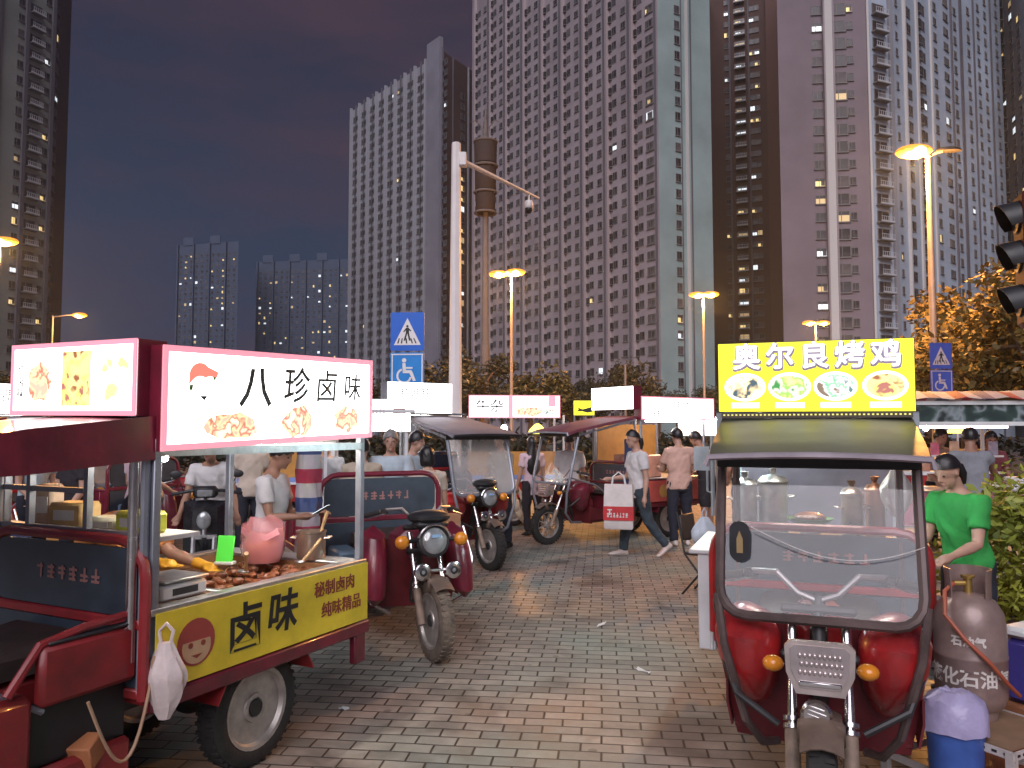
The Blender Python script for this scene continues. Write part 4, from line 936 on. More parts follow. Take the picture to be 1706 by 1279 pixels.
# side panel: yellow vinyl with lettering
F = frame((.566, 2.11, .745), (0, 1, 0), (0, 0, 1))
mb = MB(yellowp); mb.prism([(-.74, -.165), (.74, -.165), (.74, .165), (-.74, .165)], F @ T(0, 0, .002), .005); vp = mb.build('yellow_panel', t)
mb = MB(maroon); mb.box((.553, 2.11, .535), (.05, 1.52, .075), None, .01); mb.box((.54, 2.80, .43), (.05, .10, .2), None, .01); mb.build('side_beam', t)
mb = MB(); merge_text(mb, [(text('卤', .235, inkb, .004), F @ T(-.23, -.01, .009)), (text('味', .225, inkb, .004, .003, .12), F @ T(.02, .01, .009))])
mb.build('lettering', vp); mb = MB(); merge_text(mb, [(text('秘制卤肉', .088, inkr, .001), F @ T(.44, .075, .009)), (text('纯味精品', .088, inkr, .001), F @ T(.50, -.045, .009))]); mb.build('lettering', vp)
mb = MB(mat('emblem_red', (.36, .06, .05), .5)); G = F @ T(-.525, .0, .008); mb.prism(disc(0, 0, .105, 24), G, .002); mb.use(mat('emblem_skin', (.55, .36, .22), .5)); mb.prism([(.08 * math.cos(R(a)), -.02 + .075 * math.sin(R(a))) for a in range(160, 381, 10)], G @ T(0, 0, .002), .002)
mb.use(inkr)
for x in (-.035, .035): mb.prism(disc(x, -.01, .013, 10), G @ T(0, 0, .004), .002)
mb.prism([(-.03, -.055), (.03, -.055), (0, -.072)], G @ T(0, 0, .004), .002); mb.build('emblem', vp)
# light boxes
sgn, F = light_box(t, (.575, 2.115, 1.86), (0, 1, .032), 1.5, .464, .16, boxw, maroon, pinkb, .028, 'side_light_box')
mb = MB(); merge_text(mb, [(text(c, s_, inkb, b_, .003, .08), F @ T(x, y, .003)) for c, x, y, s_, b_ in (('八', -.20, .045, .22, .004), ('珍', .09, .055, .20, .002), ('卤', .33, .055, .19, .001), ('味', .56, .055, .165, .001))]); mb.build('lettering', sgn)
mb = MB(emit('lit_cap_red', (.9, .22, .16), .36)); G = F @ T(-.525, .10, .003)
mb.prism([(-.085, -.04)] + [(.062 * math.cos(R(a)) - .022, .062 * math.sin(R(a)) + .0) for a in range(180, 30, -15)] + [(.085, .02), (.075, -.005), (.03, .0)] + [(.055 * math.cos(R(a)) - .02, -.05 + .05 * math.sin(R(a))) for a in range(60, 160, 20)], G, .002)
mb.use(mat('leaf_green_ink', (.1, .3, .05), .5)); mb.prism([(-.08, -.04), (-.06, -.04), (-.065, -.065), (-.082, -.065)], G, .002); mb.prism([(.05, -.002), (.07, -.004), (.065, -.025)], G, .002)
mb.build('emblem_cap', sgn); mb = MB(inkb); mb.prism([(-.022, -.09), (.022, -.09), (.004, -.112)], G, .002); mb.prism([(-.02, -.165), (.022, -.165), (.022, -.171), (-.02, -.171)], G, .002); mb.build('emblem', sgn)
for i, (x, y, rx, ry) in enumerate(((-.35, -.135, .165, .065), (.11, -.12, .115, .085), (.50, -.12, .105, .075))): pic(sgn, F, x, y, blob(16, rx, ry, i + 3, .22), foodA)
fs, F = light_box(t, (.06, 1.30, 1.93), (1, 0, -.01), .88, .335, .15, boxw, maroon, pinkb, .022, 'front_light_box')
mb = MB(); merge_text(mb, [(text(c, .052, inkb, 0), F @ T(-.37, y, .003)) for c, y in (('八', .10), ('珍', .045), ('卤', -.01), ('味', -.065))]); mb.build('lettering', fs)
pic(fs, F, -.22, -.01, blob(16, .09, .09, 9, .25), foodA); pic(fs, F, .04, 0, [(-.10, -.125), (.10, -.125), (.10, .125), (-.10, .125)], foodB); pic(fs, F, .30, -.01, blob(20, .10, .115, 5, .06), foodC)
# lamp strip and bulb under the side sign
mb = MB(plastic_white); mb.box((.42, 2.1, 1.628), (.05, 1.2, .016)); ls = mb.build('lamp_strip', t); MB(tubew).tube([(.42, 1.52, 1.606), (.42, 2.68, 1.606)], .012, 8).build('tube', ls)
MB(bulb).ell((.535, 1.42, 1.575), (.018, .018, .018)).build('bulb', t)
# counter with its trays
mb = MB(steel); 
for x, y, sx, sy in ((.52, 2.1, .07, 1.48), (-.52, 2.1, .07, 1.48), (0, 1.42, .97, .12), (0, 2.76, .97, .16), (0, 1.80, .97, .04)): mb.box((x, y, .918), (sx, sy, .02), None, .004)
mb.box((.558, 2.1, .915), (.016, 1.5, .03), None, .004); mb.build('counter_rim', t)
stew = mat('braising_sauce', (.16, .055, .02), .22, 0, .5, 9, .5); stew2 = mat('wood_brown_tray', (.26, .13, .06), .4, 0, .35, 5)
def tray(x0, x1, y0, y1, m, name='food_tray'):
    mb = MB(m); zt, zb = .915, .80
    for p in (((x0, (y0 + y1) / 2), (.012, y1 - y0)), ((x1, (y0 + y1) / 2), (.012, y1 - y0)), (((x0 + x1) / 2, y0), (x1 - x0, .012)), (((x0 + x1) / 2, y1), (x1 - x0, .012))): mb.box((*p[0], (zt + zb) / 2), (*p[1], zt - zb))
    mb.box(((x0 + x1) / 2, (y0 + y1) / 2, zb), (x1 - x0, y1 - y0, .012)); return mb.build(name, t)
a = tray(-.47, .47, 1.84, 2.66, stew2)
mb = MB(stew); mb.box((0, 2.25, .835), (.92, .80, .05)); mb.build('sauce', a)
meat = mat('braised_meat', (.25, .075, .03), .3, 0, .6, 16, .6, .3); mb = MB(meat); rr = random.Random(4)
for _ in range(110): mb.ell((rr.uniform(-.1, .42), rr.uniform(2.0, 2.6), .868 + rr.uniform(0, .03)), (rr.uniform(.02, .05), rr.uniform(.015, .035), rr.uniform(.012, .024)), 8, 5, Matrix.Rotation(rr.uniform(0, 3), 3, 'Z'))
mb.build('meat', a)
a = tray(-.47, .47, 1.50, 1.77, stew2); mb = MB(stew2); mb.box((0, 1.635, .85), (.92, .25, .03)); mb.build('board', a)
# loose things on and round the cart
def put(x, y, z=.93): p = lcw(x, y, z); return tuple(p)
o = thing('weighing_scale', 'flat white electronic scale on the braised food counter', 'scale', put(.36, 1.60, .928), LR)
mb = MB(plastic_white); mb.box((0, 0, .035), (.24, .26, .07), None, .012); b0 = mb.build('body', o); MB(steel).box((0, .01, .085), (.25, .25, .012), None, .004).build('platform', o); mb = MB(blackp); mb.box((.121, 0, .036), (.004, .14, .03)); mb.build('display', b0)
potm = mat('pot_steel', (.45, .36, .30), .3, .8, .3, 7)
def pot(loc, r, h, label, m=steel, lid=True, grp=None, ladle=False):
    o = thing('cooking_pot', label, 'pot', loc, 0, grp); b = MB(m); b.lathe([(r * .96, 0), (r, .01), (r, h), (r * 1.06, h + .004), (r * 1.06, h + .014), (r * .94, h + .01), (r * .93, h * .8)], None, 28); b.build('body', o)
    for s in (-1, 1): MB(m).tube([(s * r, -.03, h * .8), (s * (r + .03), -.03, h * .82), (s * (r + .03), .03, h * .82), (s * r, .03, h * .8)], .006, 6).build('handle', o)
    if lid: l = MB(m); l.lathe([(r * 1.05, h + .015), (r * .8, h + .04), (r * .2, h + .055), (.02, h + .07), (.025, h + .09), (.001, h + .095)], None, 24); l.build('lid', o)
    return o
pot(put(.25, 2.72, .93), .085, .15, 'dented steel pot with utensils standing in it, at the end of the braised food counter', potm, False)
wood = mat('pale_wood', (.50, .32, .15), .55, 0, .3, 8)
for x, y, dx, dy, dz, lab in ((.27, 2.72, .05, .06, .26, 'wooden ladle handle sticking out of the dented steel pot'), (.3, 2.15, .12, -.12, .12, 'pale wooden tongs lying across the braised meat'), (.36, 2.52, .05, .10, .12, 'pale spatula leaning on the tray edge by the dented pot')):
    o = thing('utensil', lab, 'utensil', put(x, y, .945), LR); MB(wood).tube([(0, 0, 0), (dx * .5, dy * .5, dz * .5), (dx, dy, dz)], [.012, .009, .011], 8).build('handle', o); MB(steel).ell((-.01, -.01, 0), (.035, .025, .012)).build('bowl', o)
pinkbag = clear('pink_bag_film', (.85, .36, .42), .34, .15, .3)
o = thing('plastic_bag', 'pink plastic bag round a tub of orange pickles on the counter', 'plastic bag', put(.08, 2.50, .93), .3)
mb = MB(mat('orange_pickle', (.62, .16, .04), .4, 0, .5, 12)); mb.lathe([(.085, 0), (.10, .09), (.10, .1)], None, 20); mb.build('tub', o)
rr = random.Random(9); mb = MB(pinkbag); rows = []
for i, (r_, z_) in enumerate(((.10, .0), (.12, .05), (.125, .10), (.12, .14), (.125, .18), (.12, .215))):
    rows.append([(r_ * (1 + .12 * rr.uniform(-1, 1) * (i > 1)) * math.cos(2 * math.pi * k_ / 22), r_ * (1 + .12 * rr.uniform(-1, 1) * (i > 1)) * math.sin(2 * math.pi * k_ / 22), z_ + .010 * math.sin(k_ * 1.7 + 1) * (i > 3) + .035 * (i > 3) * math.sin(k_ * .29)) for k_ in range(22)])
mb.loft(rows, False); mb.build('film', o)
o = thing('payment_stand', 'bright green upright payment card stand on the counter', 'card stand', put(-.02, 2.31, .93), LR + R(20)); mb = MB(emit('glowing_green_card', (.08, .62, .06), .14)); mb.box((0, 0, .09), (.10, .012, .15), RX(R(-12)), .004); c0 = mb.build('card', o); mb = MB(plastic_white); mb.box((0, .0, .012), (.11, .06, .02), None, .005); mb.build('foot', o); mb = MB(emit('glowing_lime_card', (.55, .8, .25), .15)); mb.box((0, -.004, .07), (.07, .012, .07), RX(R(-12))); mb.build('print', c0)  # card and print given a glow of their own to look lit
wbag = mat('thin_white_bag', (.66, .56, .54), .5, 0, .18, 9, .4)
def bag(loc, r, h, label, seed, m=wbag, rz=0):
    o = thing('plastic_bag', label, 'plastic bag', loc, rz); rr = random.Random(seed); rows = []; mb = MB(m)
    for i in range(15):
        q = i / 14; w_ = r * (math.sin(min(1, q * 1.5 + .12) * math.pi / 2) if q < .6 else 1 - (q - .6) * 1.9) + .01; rows.append([(w_ * (1 + .10 * math.sin(k_ * 1.31 + seed + i * .35) + .06 * math.sin(k_ * 2.6 - i * .6 + seed)) * math.cos(2 * math.pi * k_ / 28), w_ * .7 * (1 + .10 * math.sin(k_ * 1.57 + seed * 2 + i * .4)) * math.sin(2 * math.pi * k_ / 28), h * q) for k_ in range(28)])
    mb.loft(rows); mb.build('body', o); MB(m).tube([(-.02, 0, h * .97), (-.03, 0, h * 1.15), (0, 0, h * 1.25), (.03, 0, h * 1.15), (.02, 0, h * .97)], .008, 6).build('handle', o); return o
bag(put(.60, 1.40, .47), .075, .32, 'crumpled white plastic bag hanging by the yellow side panel', 3)
# snacks and packs seen through the window grid
gl = 'goods inside the braised food cart'
mb = MB(whitep); mb.box((0, 1.53, 1.215), (1.0, .26, .02)); mb.build('window_shelf', t)
for i, (x, y, sx, sy, sz, c_, lab) in enumerate(((.30, 1.50, .22, .12, .10, (.66, .70, .06), 'lime yellow snack pack in the cart window'), (.06, 1.52, .20, .14, .06, (.8, .78, .6), 'low pale pack between the lime pack and the tan box'), (-.20, 1.52, .20, .14, .12, (.55, .38, .16), 'tan paper box in the cart window'), (-.40, 1.52, .10, .10, .2, (.62, .48, .36), 'tall cream carton in the cart window'))):
    o = thing('food_pack', lab, 'food pack', put(x, y, 1.226), LR + .1 * i, gl); mb = MB(mat('pack_%d' % i, c_, .4, 0, .3, 9)); mb.box((0, 0, sz / 2), (sx, sy, sz), None, .015); b0 = mb.build('box', o); MB(plastic_white).box((0, -sy / 2 - .002, sz / 2), (sx * .6, .004, sz * .4)).build('print', b0)
# striped tarpaulins
tarp = striped('striped_tarp_across', [(.55, .50, .50), (.05, .08, .22), (.52, .48, .48), (.42, .03, .07)], .115, 'Z')
def rolled_tarp(px, Y, z0, z1, r, label, seed):
    o = thing('rolled_tarp', label, 'tarpaulin', pxy(px, Y) + (0,), 0, 'red, white and blue striped tarpaulins'); rr = random.Random(seed); mb = MB(tarp); rows = []
    for i in range(13):
        z_ = z0 + (z1 - z0) * i / 12; rows.append([(r * (1 + .2 * math.sin(k_ * 2.1 + i * .8)) * (1 + rr.uniform(-.06, .06)) * math.cos(2 * math.pi * k_ / 18), r * (1 + .2 * math.sin(k_ * 1.7 + i)) * math.sin(2 * math.pi * k_ / 18), z_) for k_ in range(18)])
    mb.loft(rows); mb.build('cloth', o); MB(greyp).tube([(0, 0, 0), (0, 0, z1 + .08)], .016, 8).build('pole', o); return o
rolled_tarp(516, 6.4, .55, 1.52, .095, 'striped tarpaulin bundled round a pole beside the maroon headboard', 2)
rolled_tarp(8, 4.35, .45, 1.18, .14, 'striped tarpaulin bundle low at the picture edge behind the braised food cart', 6)
# oddments at the near corner of the cart
o = thing('cardboard_piece', 'folded orange-brown cardboard stuck beside the seat box of the braised food cart', 'cardboard', put(.42, 1.12, .36), LR + .4); MB(mat('orange_cardboard', (.45, .17, .07), .7, 0, .3, 6)).box((0, 0, .05), (.20, .1, .10), RX(.4), .006).build('sheet', o); MB(whitep).box((-.14, .02, .07), (.06, .05, .16), RX(.1), .01).build('packet', o)
o = thing('cable', 'pale cable drooping from the corner post of the braised food cart', 'cable', put(.56, 1.3, 0), LR); MB(mat('tan_cable', (.45, .28, .18), .5)).tube([(.02, .06 - .30 * q / 14, .74 - .34 * math.sin(math.pi * (q / 14) ** .8) - .1 * q / 14) for q in range(15)], .007, 6).build('wire', o)
mb = MB(redm); mb.box((.30, .62, .43), (.42, .56, .56), None, .03); mb.build('front_body', t)
mb = MB(redm); mb.box((.47, 1.12, .33), (.05, .42, .16), None, .02); mb.build('side_step', t)
mb = MB(redm); mb.box((.49, 1.12, .76), (.06, .42, .23), None, .02); mb.tube([(.49, .80, .72), (.49, .92, .88), (.49, 1.1, .91), (.49, 1.34, .92)], .018, 8); mb.build('side_guard', t)
mb = MB(blackp); mb.box((.49, 1.12, .880), (.045, .36, .016), None, .006); mb.build('guard_opening_shade', t); mb = MB(blackp); mb.box((.44, 1.12, .53), (.02, .40, .24)); mb.build('guard_recess_shade', t)  # dark boxes stand in for shade inside the guard's openings

# ------------------------------------------------------------------ open maroon tricycle in the middle
t2 = thing('cargo_tricycle', 'open maroon cargo tricycle without a cabin, round headlamp and amber indicators facing the walkway', 'tricycle', (-.57, 5.86, 0), R(27), gt)
trike(t2, dict(paint=maroon, hb=.74, lamps='round', dusty=True, mirrors=False))
MB(mat('blue_crate', (.10, .16, .22), .5, 0, .3, 5)).box((-.43, .95, .66), (.18, .42, .12), None, .02).build('side_box', t2)
# ------------------------------------------------------------------ roofed tricycle behind it
t3 = thing('food_tricycle', 'roofed red tricycle with dusty windscreen and white menu light box over its grey roof', 'tricycle', (-.26, 9.55, 0), R(35), gt)
trike(t3, dict(paint=red, hb=.6, lamps='round', shields='bulge'))
cabin(t3, dict(zf=1.64, zr=1.87, yf=.15, rw=1.0, roofm=mat('grey_lilac_roof', (.17, .155, .19), .75, 0, .2, 3), tube=greyp, glass=winclear2, lip=blackp))
sgn, F = light_box(t3, (-.27, 1.30, 2.12), (1, 0, 0), .98, .41, .2, boxw, greyp)
mb = MB()
for x, y, n_ in ((-.24, .08, 2), (-.09, .09, 3), (.07, .09, 2), (-.09, .0, 2)): bars(mb, F @ T(x, y, .003), .13, n_, .085, inkb, int(90 + x * 50 + y * 300))
for q in range(4): bars(mb, F @ T(.33, .12 - q * .065, .003), .13, 3, .04, inkp, q + 3)
mb.build('lettering', sgn)
stall_posts(t3, 1.0, 1.45, 1.35, .56, 1.9, greyp); mb = MB(greyp); mb.box((0, 2.1, 1.91), (1.0, 1.4, .02)); mb.build('stall_roof', t3)
mb = MB(tubew); mb.tube([(-.3, 2.1, 1.87), (.3, 2.1, 1.87)], .014, 8); mb.build('lamp_tube', t3)
MB(steel).box((0, 2.1, .9), (1.0, 1.3, .03), None, .005).build('counter', t3)
mb = MB(mat('navy_box', (.02, .03, .07), .4, 0, .3, 4, .2)); mb.box((.12, 1.7, 1.18), (.62, .5, .42), None, .04); mb.build('insulated_box', t3)
# ------------------------------------------------------------------ tricycle facing across the square
t4 = thing('food_tricycle', 'red tricycle facing across the square, blank white front light box, long white side one', 'tricycle', (.52, 11.66, 0), R(-55), gt)
trike(t4, dict(paint=maroon, hb=.62, lamps='square', shields='bulge', spokes=9))
cabin(t4, dict(zf=1.66, zr=1.9, yf=.1, rw=1.0, roofm=mat('matt_maroon_roof', (.15, .03, .05), .75, 0, .3, 4), tube=greyp, lip=greyp))
mb = MB(mat('navy_curtain', (.03, .05, .13), .7, 0, .3, 6)); mb.box((.40, 1.28, 1.15), (.18, .05, .8), None, .02); mb.build('side_curtain', t4)
sgn, F = light_box(t4, (0, 1.30, 2.19), (1, 0, 0), .98, .36, .18, boxw, maroon)
sgn, F = light_box(t4, (.57, 2.22, 2.03), (0, 1, 0), 1.66, .36, .16, boxw, maroon, pinkb, .022)
mb = MB()
for x, y, n_ in ((-.25, .07, 2), (-.05, .07, 2), (.15, .06, 2), (.33, .07, 3), (-.5, -.08, 2), (.2, -.08, 3)): bars(mb, F @ T(x, y, .003), .17, n_, .10, inkb, int(x * 40 + 77))
for q in range(3): mb.box(F @ Vector((.68, .06 - q * .04, .006)), (.006, .07, .008))
mb.build('lettering', sgn)
stall_posts(t4, 1.1, 1.42, 1.42, .56, 1.86, greyp)
mb = MB(mat('orange_wall', (.48, .22, .05), .6, 0, .25, 4)); mb.box((-.52, 2.12, 1.35), (.02, 1.36, .86)); mb.build('back_board', t4)
mb = MB(tubew); mb.tube([(.45, 1.6, 1.83), (.45, 2.7, 1.83)], .014, 8); mb.build('lamp_tube', t4)
MB(steel).box((0, 2.12, .93), (1.1, 1.4, .025), None, .005).build('counter', t4)
mb = MB(mat('peach_glass_case', (.55, .28, .20), .3, 0, .35, 5)); mb.box((.1, 1.75, 1.12), (.6, .5, .36), None, .02); mb.build('display_case', t4)
mb = MB(mat('red_white_panel', (.55, .10, .08), .5, 0, .3, 5)); mb.box((.572, 2.12, .74), (.012, 1.4, .32)); vp = mb.build('side_panel', t4); mb = MB(mat('gold_ink', (.5, .28, .08), .5)); F = frame((.58, 1.85, .74), (0, 1, 0), (0, 0, 1)); mb.prism(disc(0, 0, .10, 20), F, .003); mb.build('emblem', vp)
o = thing('menu_board', 'white lit menu board hanging behind the man in the peach shirt', 'menu board', (3.16, 13.3, 0), 0)
bo, F = light_box(o, (0, 0, 1.74), (1, 0, 0), .66, .30, .05, boxw, greyp, None, .02, 'board'); mb = MB(); bars(mb, F @ T(-.15, .08, .003), .28, 5, .07, inkb, 5); mb.build('lettering', bo)
for s in (-1, 1): MB(greyp).tube([(s * .3, .03, 0), (s * .3, .03, 1.88)], .015, 8).build('post', o)
# ------------------------------------------------------------------ beef offal cart across the back
t5 = thing('food_tricycle', 'beef offal cart with long pink and white sign, beyond the girl with long hair', 'tricycle', (-2.2, 14.1, 0), R(-84), gt)
trike(t5, dict(paint=red, hb=.6, lamps='round', shields='bulge', bed=1.75))
stall_posts(t5, 1.1, 1.42, 1.66, .56, 1.95, whitep)
sgn, F = light_box(t5, (.58, 2.2, 2.10), (0, 1, 0), 1.62, .40, .14, boxw, whitep, pinkb, .02)
mb = MB(); merge_text(mb, [(text('牛杂', .25, inkb, .004), F @ T(-.44, 0, .004))])
for q in range(3): mb.box(F @ Vector((-.76, .1 - q * .09, .005)), (.004, .10, .01))
mb.build('lettering', sgn)
mb = MB(pinkb); mb.prism([(-.115, -.18), (-.03, -.18), (-.03, .18), (-.115, .18)], F @ T(0, 0, .003), .002); mb.prism([(.60, .0), (.73, .0), (.73, .18), (.60, .18)], F @ T(0, 0, .003), .002); mb.build('band', sgn)
pic(sgn, F, .25, -.09, blob(20, .24, .085, 4, .08), foodA); pic(sgn, F, .58, -.09, [(-.12, -.06), (.12, -.06), (.12, .06), (-.12, .06)], foodW)
mb = MB(mat('orange_board', (.50, .24, .05), .6, 0, .2, 4)); mb.box((.572, 2.2, 1.10), (.012, 1.7, .42)); mb.build('orange_panel', t5)
mb = MB(mat('bluewhite_band', (.20, .28, .62), .5, 0, .3, 5)); mb.box((.576, 2.2, .86), (.012, 1.7, .08)); mb.use(whitep); mb.box((.576, 2.2, .80), (.012, 1.7, .04)); mb.build('stripe', t5)
bl_ = MB(bulb); bl_.ell((.5, 2.02, 1.72), (.055, .055, .06)); lo = bl_.build('bulb', t5); MB(blackp).tube([(.5, 2.02, 1.77), (.5, 2.02, 1.95)], .008, 6).build('flex', lo)
mb = MB(emit('lit_yellow_lamp', (.95, .85, .15), .8)); mb.lathe([(.17, 0), (.15, .06), (.08, .14), (.03, .18)], T(.45, 2.62, 1.62), 14); mb.build('lamp_shade', t5)
o = thing('sign_board', 'small yellow sign with a dark fish shape over the roof of the sideways tricycle', 'sign', pxy(973, 16.5) + (0,))
for s in (-1, 1): MB(greyp).tube([(s * .2, .04, 0), (s * .2, .04, 2.0)], .02, 8).build('post', o)
bo, F = light_box(o, (0, 0, 2.15), (1, 0, 0), .44, .31, .08, boxy, greyp, None, .02, 'board'); mb = MB(inkb); mb.prism([(-.18, .05), (-.05, .0), (.06, .03), (.17, .06), (.16, -.05), (.05, -.07), (-.06, -.04), (-.18, -.04), (-.13, .0)], F @ T(.02, -.03, .003), .003); mb.build('fish_shape', bo)
# ------------------------------------------------------------------ menu stall behind the open maroon tricycle
o = thing('menu_stall', 'white stall with a lit price list, in the gap above the maroon headboard', 'food stall', pxy(620, 9.6) + (0,), R(8))
for x, y in ((-.55, 0), (.42, 0), (-.55, .9), (.42, .9)): MB(whitep).box((x, y, .95), (.035, .035, 1.9)).build('post', o)
bo, F = light_box(o, (.20, -.04, 1.87), (1, 0, 0), .54, .40, .06, boxw, greyp, None, .02, 'price_list')
mb = MB()
for q in range(4): bars(mb, F @ T(-.12, .13 - q * .055, .003), .17, 4, .038, inkp, q + 20); mb.use(inkr); mb.box(F @ Vector((.13, .13 - q * .05, .004)), (.15, .004, .018))
for q in range(4): bars(mb, F @ T(0, -.10 - q * .03, .003), .36, 8, .02, inkp, q + 40)
mb.build('lettering', bo); MB(whitep).box((-.05, .45, 1.92), (1.15, 1.1, .04), None, .01).build('roof', o); mb = MB(steel); mb.box((-.05, .4, .92), (1.1, .9, .03), None, .006); mb.use(whitep); mb.box((-.05, -.03, .7), (1.1, .02, .4)); mb.build('counter', o)
mb = MB(tubew); mb.tube([(-.4, .2, 1.87), (.3, .2, 1.87)], .013, 8); mb.build('lamp_tube', o)
# ------------------------------------------------------------------ roast chicken tricycle (near, facing the camera)
RC0 = (1.18, 3.05, 0); RR = R(-21)
def rcw(x, y, z=0): return tuple(T(*RC0) @ RZ(RR) @ Vector((x, y, z)))
t6 = thing('food_tricycle', 'bright red roast chicken tricycle facing us with scratched windscreen and yellow light box', 'tricycle', RC0, RR, gt)
trike(t6, dict(paint=red, hb=.60, lamps='square', shields='bulge', side=.36, sx=.9))
cabin(t6, dict(zf=1.60, zr=1.77, yf=.25, rw=.87, flare=.16, ws=.79, wz=.915, roofm=mat('olive_grey_roof', (.09, .09, .07), .45, .1, .3, 4, .1), tube=mat('brown_steel_tube', (.13, .09, .085), .4, .3, .35, 8), lip=mat('lilac_trim', (.42, .36, .40), .4, .2), glass=winclear))
sgn, F = light_box(t6, (0, 1.22, 1.985), (1, 0, -.005), .99, .385, .16, boxy, darkm)
wh = emit('lit_white_print', (1, .97, .95), .5); lil = mat('lilac_ink', (.40, .33, .46), .5)
mb = MB(); xs = (-.34, -.165, .01, .185, .36)
merge_text(mb, [(text(c, .150, lil, 0, .002), F @ T(x + dx, .100 + dy, .003 + .0003 * i)) for c, x in zip('奥尔良烤鸡', xs) for i, (dx, dy) in enumerate(((-.008, -.010), (.010, -.010), (0, -.013), (.012, 0), (-.010, .002), (.004, .009)))]); merge_text(mb, [(text(c, .150, wh, 0, .002), F @ T(x + dx, .103 + dy, .007 + .0003 * i)) for c, x in zip('奥尔良烤鸡', xs) for i, (dx, dy) in enumerate(((-.0035, 0), (.0035, 0), (0, .0035), (0, -.0035)))]); mb.build('lettering', sgn)
for x, m_, sd in ((-.35, foodF, 1), (-.118, foodG, 2), (.112, foodW, 3), (.352, foodB, 4)):
    w_ = MB(wh); w_.prism([(.110 * math.cos(2 * math.pi * k_ / 28), .078 * math.sin(2 * math.pi * k_ / 28)) for k_ in range(28)], F @ T(x, -.055, .003), .002); w_.prism([(-.075, -.015), (.075, -.015), (.075, .015), (-.075, .015)], F @ T(x, -.155, .003), .002); w_.build('plate_print', sgn)
    pic(sgn, F, x, -.055, [(.092 * math.cos(2 * math.pi * k_ / 24), .062 * math.sin(2 * math.pi * k_ / 24)) for k_ in range(24)], m_, .006)
mb = MB(mat('perforated_strip', (.10, .08, .06), .5, .2)); mb.box((0, 1.20, 1.776), (.95, .03, .03)); sp = mb.build('perforated_rail', t6); mb = MB(emit('light_leak_dots', (.9, .8, .2), .25))
for q in range(44): mb.box((-.46 + q * .0214, 1.184, 1.778), (.010, .004, .008))
mb.build('hole', sp)['kind'] = 'stuff'
stall_posts(t6, 1.06, 1.42, 1.40, .58, 1.80, mat('pale_blue_post', (.42, .47, .50), .4, .2))
MB(darkm).box((0, 2.1, 1.81), (1.06, 1.42, .02)).build('stall_roof', t6)
MB(steel).box((0, 2.1, .94), (1.04, 1.38, .02), None, .004).build('counter', t6)
mb = MB(tubew); mb.tube([(-.3, 1.62, 1.74), (.3, 1.62, 1.74)], .012, 8); mb.build('lamp_tube', t6)
mb = MB(emit('led_tube_cool', (.72, .96, 1), 60)); mb.tube([(-.56, 1.75, 1.76), (-.56, 2.7, 1.76)], .014, 8); mb.build('lamp_tube', t6)
mb = MB(mat('lilac_added_sheet', (.16, .13, .16), .6, 0, .3, 4)); mb.box((0, 2.78, 1.32), (1.0, .015, .72)); mb.build('added_back_sheet', t6)  # dark sheet added to hide the orange-lit ground behind
mb = MB(MT['pale_blue_post']); mb.sheet([[(-.57, 1.40, 1.46), (-.57, 1.40, 1.60)], [(-.66, 1.40, 1.46), (-.66, 1.40, 1.60)]], .008); 
for a_, b_ in (((-.555, 1.41, 1.66), (-.555, 1.41, 1.20)),): mb.tube([a_, b_], .012, 6)
mb.tube([(-.555, 1.41, 1.56), (-.585, 1.41, 1.55), (-.585, 1.41, 1.34), (-.555, 1.41, 1.33)], .007, 6); mb.build('side_bracket', t6)
mb = MB(whitep); mb.box((-.62, 1.85, .985), (.16, .86, .025), None, .006); mb.box((-.60, 1.45, .70), (.10, .03, .55), None, .006); mb.box((-.575, 1.85, .70), (.02, .84, .55), None, .004); mb.build('side_shelf', t6)
mb = MB(mat('scratch_line', (.62, .58, .56), .4)); mb.tube([(-.26 + .66 * q / 12, .262 - .035, 1.285 - .12 * math.sin(q / 12 * math.pi * .86) + .0 * q) for q in range(13)], .0022, 5); mb.build('cable', t6)
mb = MB(blackp); mb.prism(rrect(.085, .17, .04), frame((-.31, .255, 1.22), (1, 0, 0), (0, 0, 1)), .01); mp_ = mb.build('mirror', t6); mb = MB(mat('mirror_gold', (.7, .5, .25), .2, .6)); mb.prism([(-.012, -.05), (.014, -.05), (.014, .01), (0, .045), (-.012, .01)], frame((-.31, .244, 1.22), (1, 0, 0), (0, 0, 1)), .003); mb.build('mirror_glass', mp_)
gp = 'pots inside the roast chicken tricycle'
pot(rcw(-.24, 1.80, .95), .085, .42, 'tall steel canister behind the windscreen of the roast chicken tricycle, beside its mirror', steel, True, gp)
pot(rcw(-.40, 1.75, .95), .07, .40, 'narrow steel canister at the open edge of the roast chicken tricycle', steel, True, gp)
pot(rcw(.20, 1.75, .95), .06, .36, 'short steel tin with coppery lid in the middle of the roast chicken tricycle', potm, True, gp)
pot(rcw(.33, 1.85, .95), .055, .38, 'copper-tinted tin next to the hanging white bag', mat('copper_tin', (.4, .2, .13), .35, .7), True, gp)
o = thing('serving_tray', 'green-rimmed dish of food behind the roast chicken windscreen', 'dish', rcw(-.03, 1.62, .952), RR); mb = MB(mat('green_rim', (.12, .22, .05), .4)); mb.lathe([(.07, .19), (.12, .23), (.13, .235), (.11, .215), (.001, .2)], None, 20); mb.build('dish', o); MB(MT['braised_meat']).ell((0, 0, .235), (.09, .08, .035)).build('food', o); MB(steel).lathe([(.06, 0), (.05, .1), (.06, .19)], None, 14).build('stand', o)
bag(rcw(.42, 1.52, 1.22), .075, .26, 'white plastic bag hanging inside the roast chicken tricycle', 8, plastic_white)
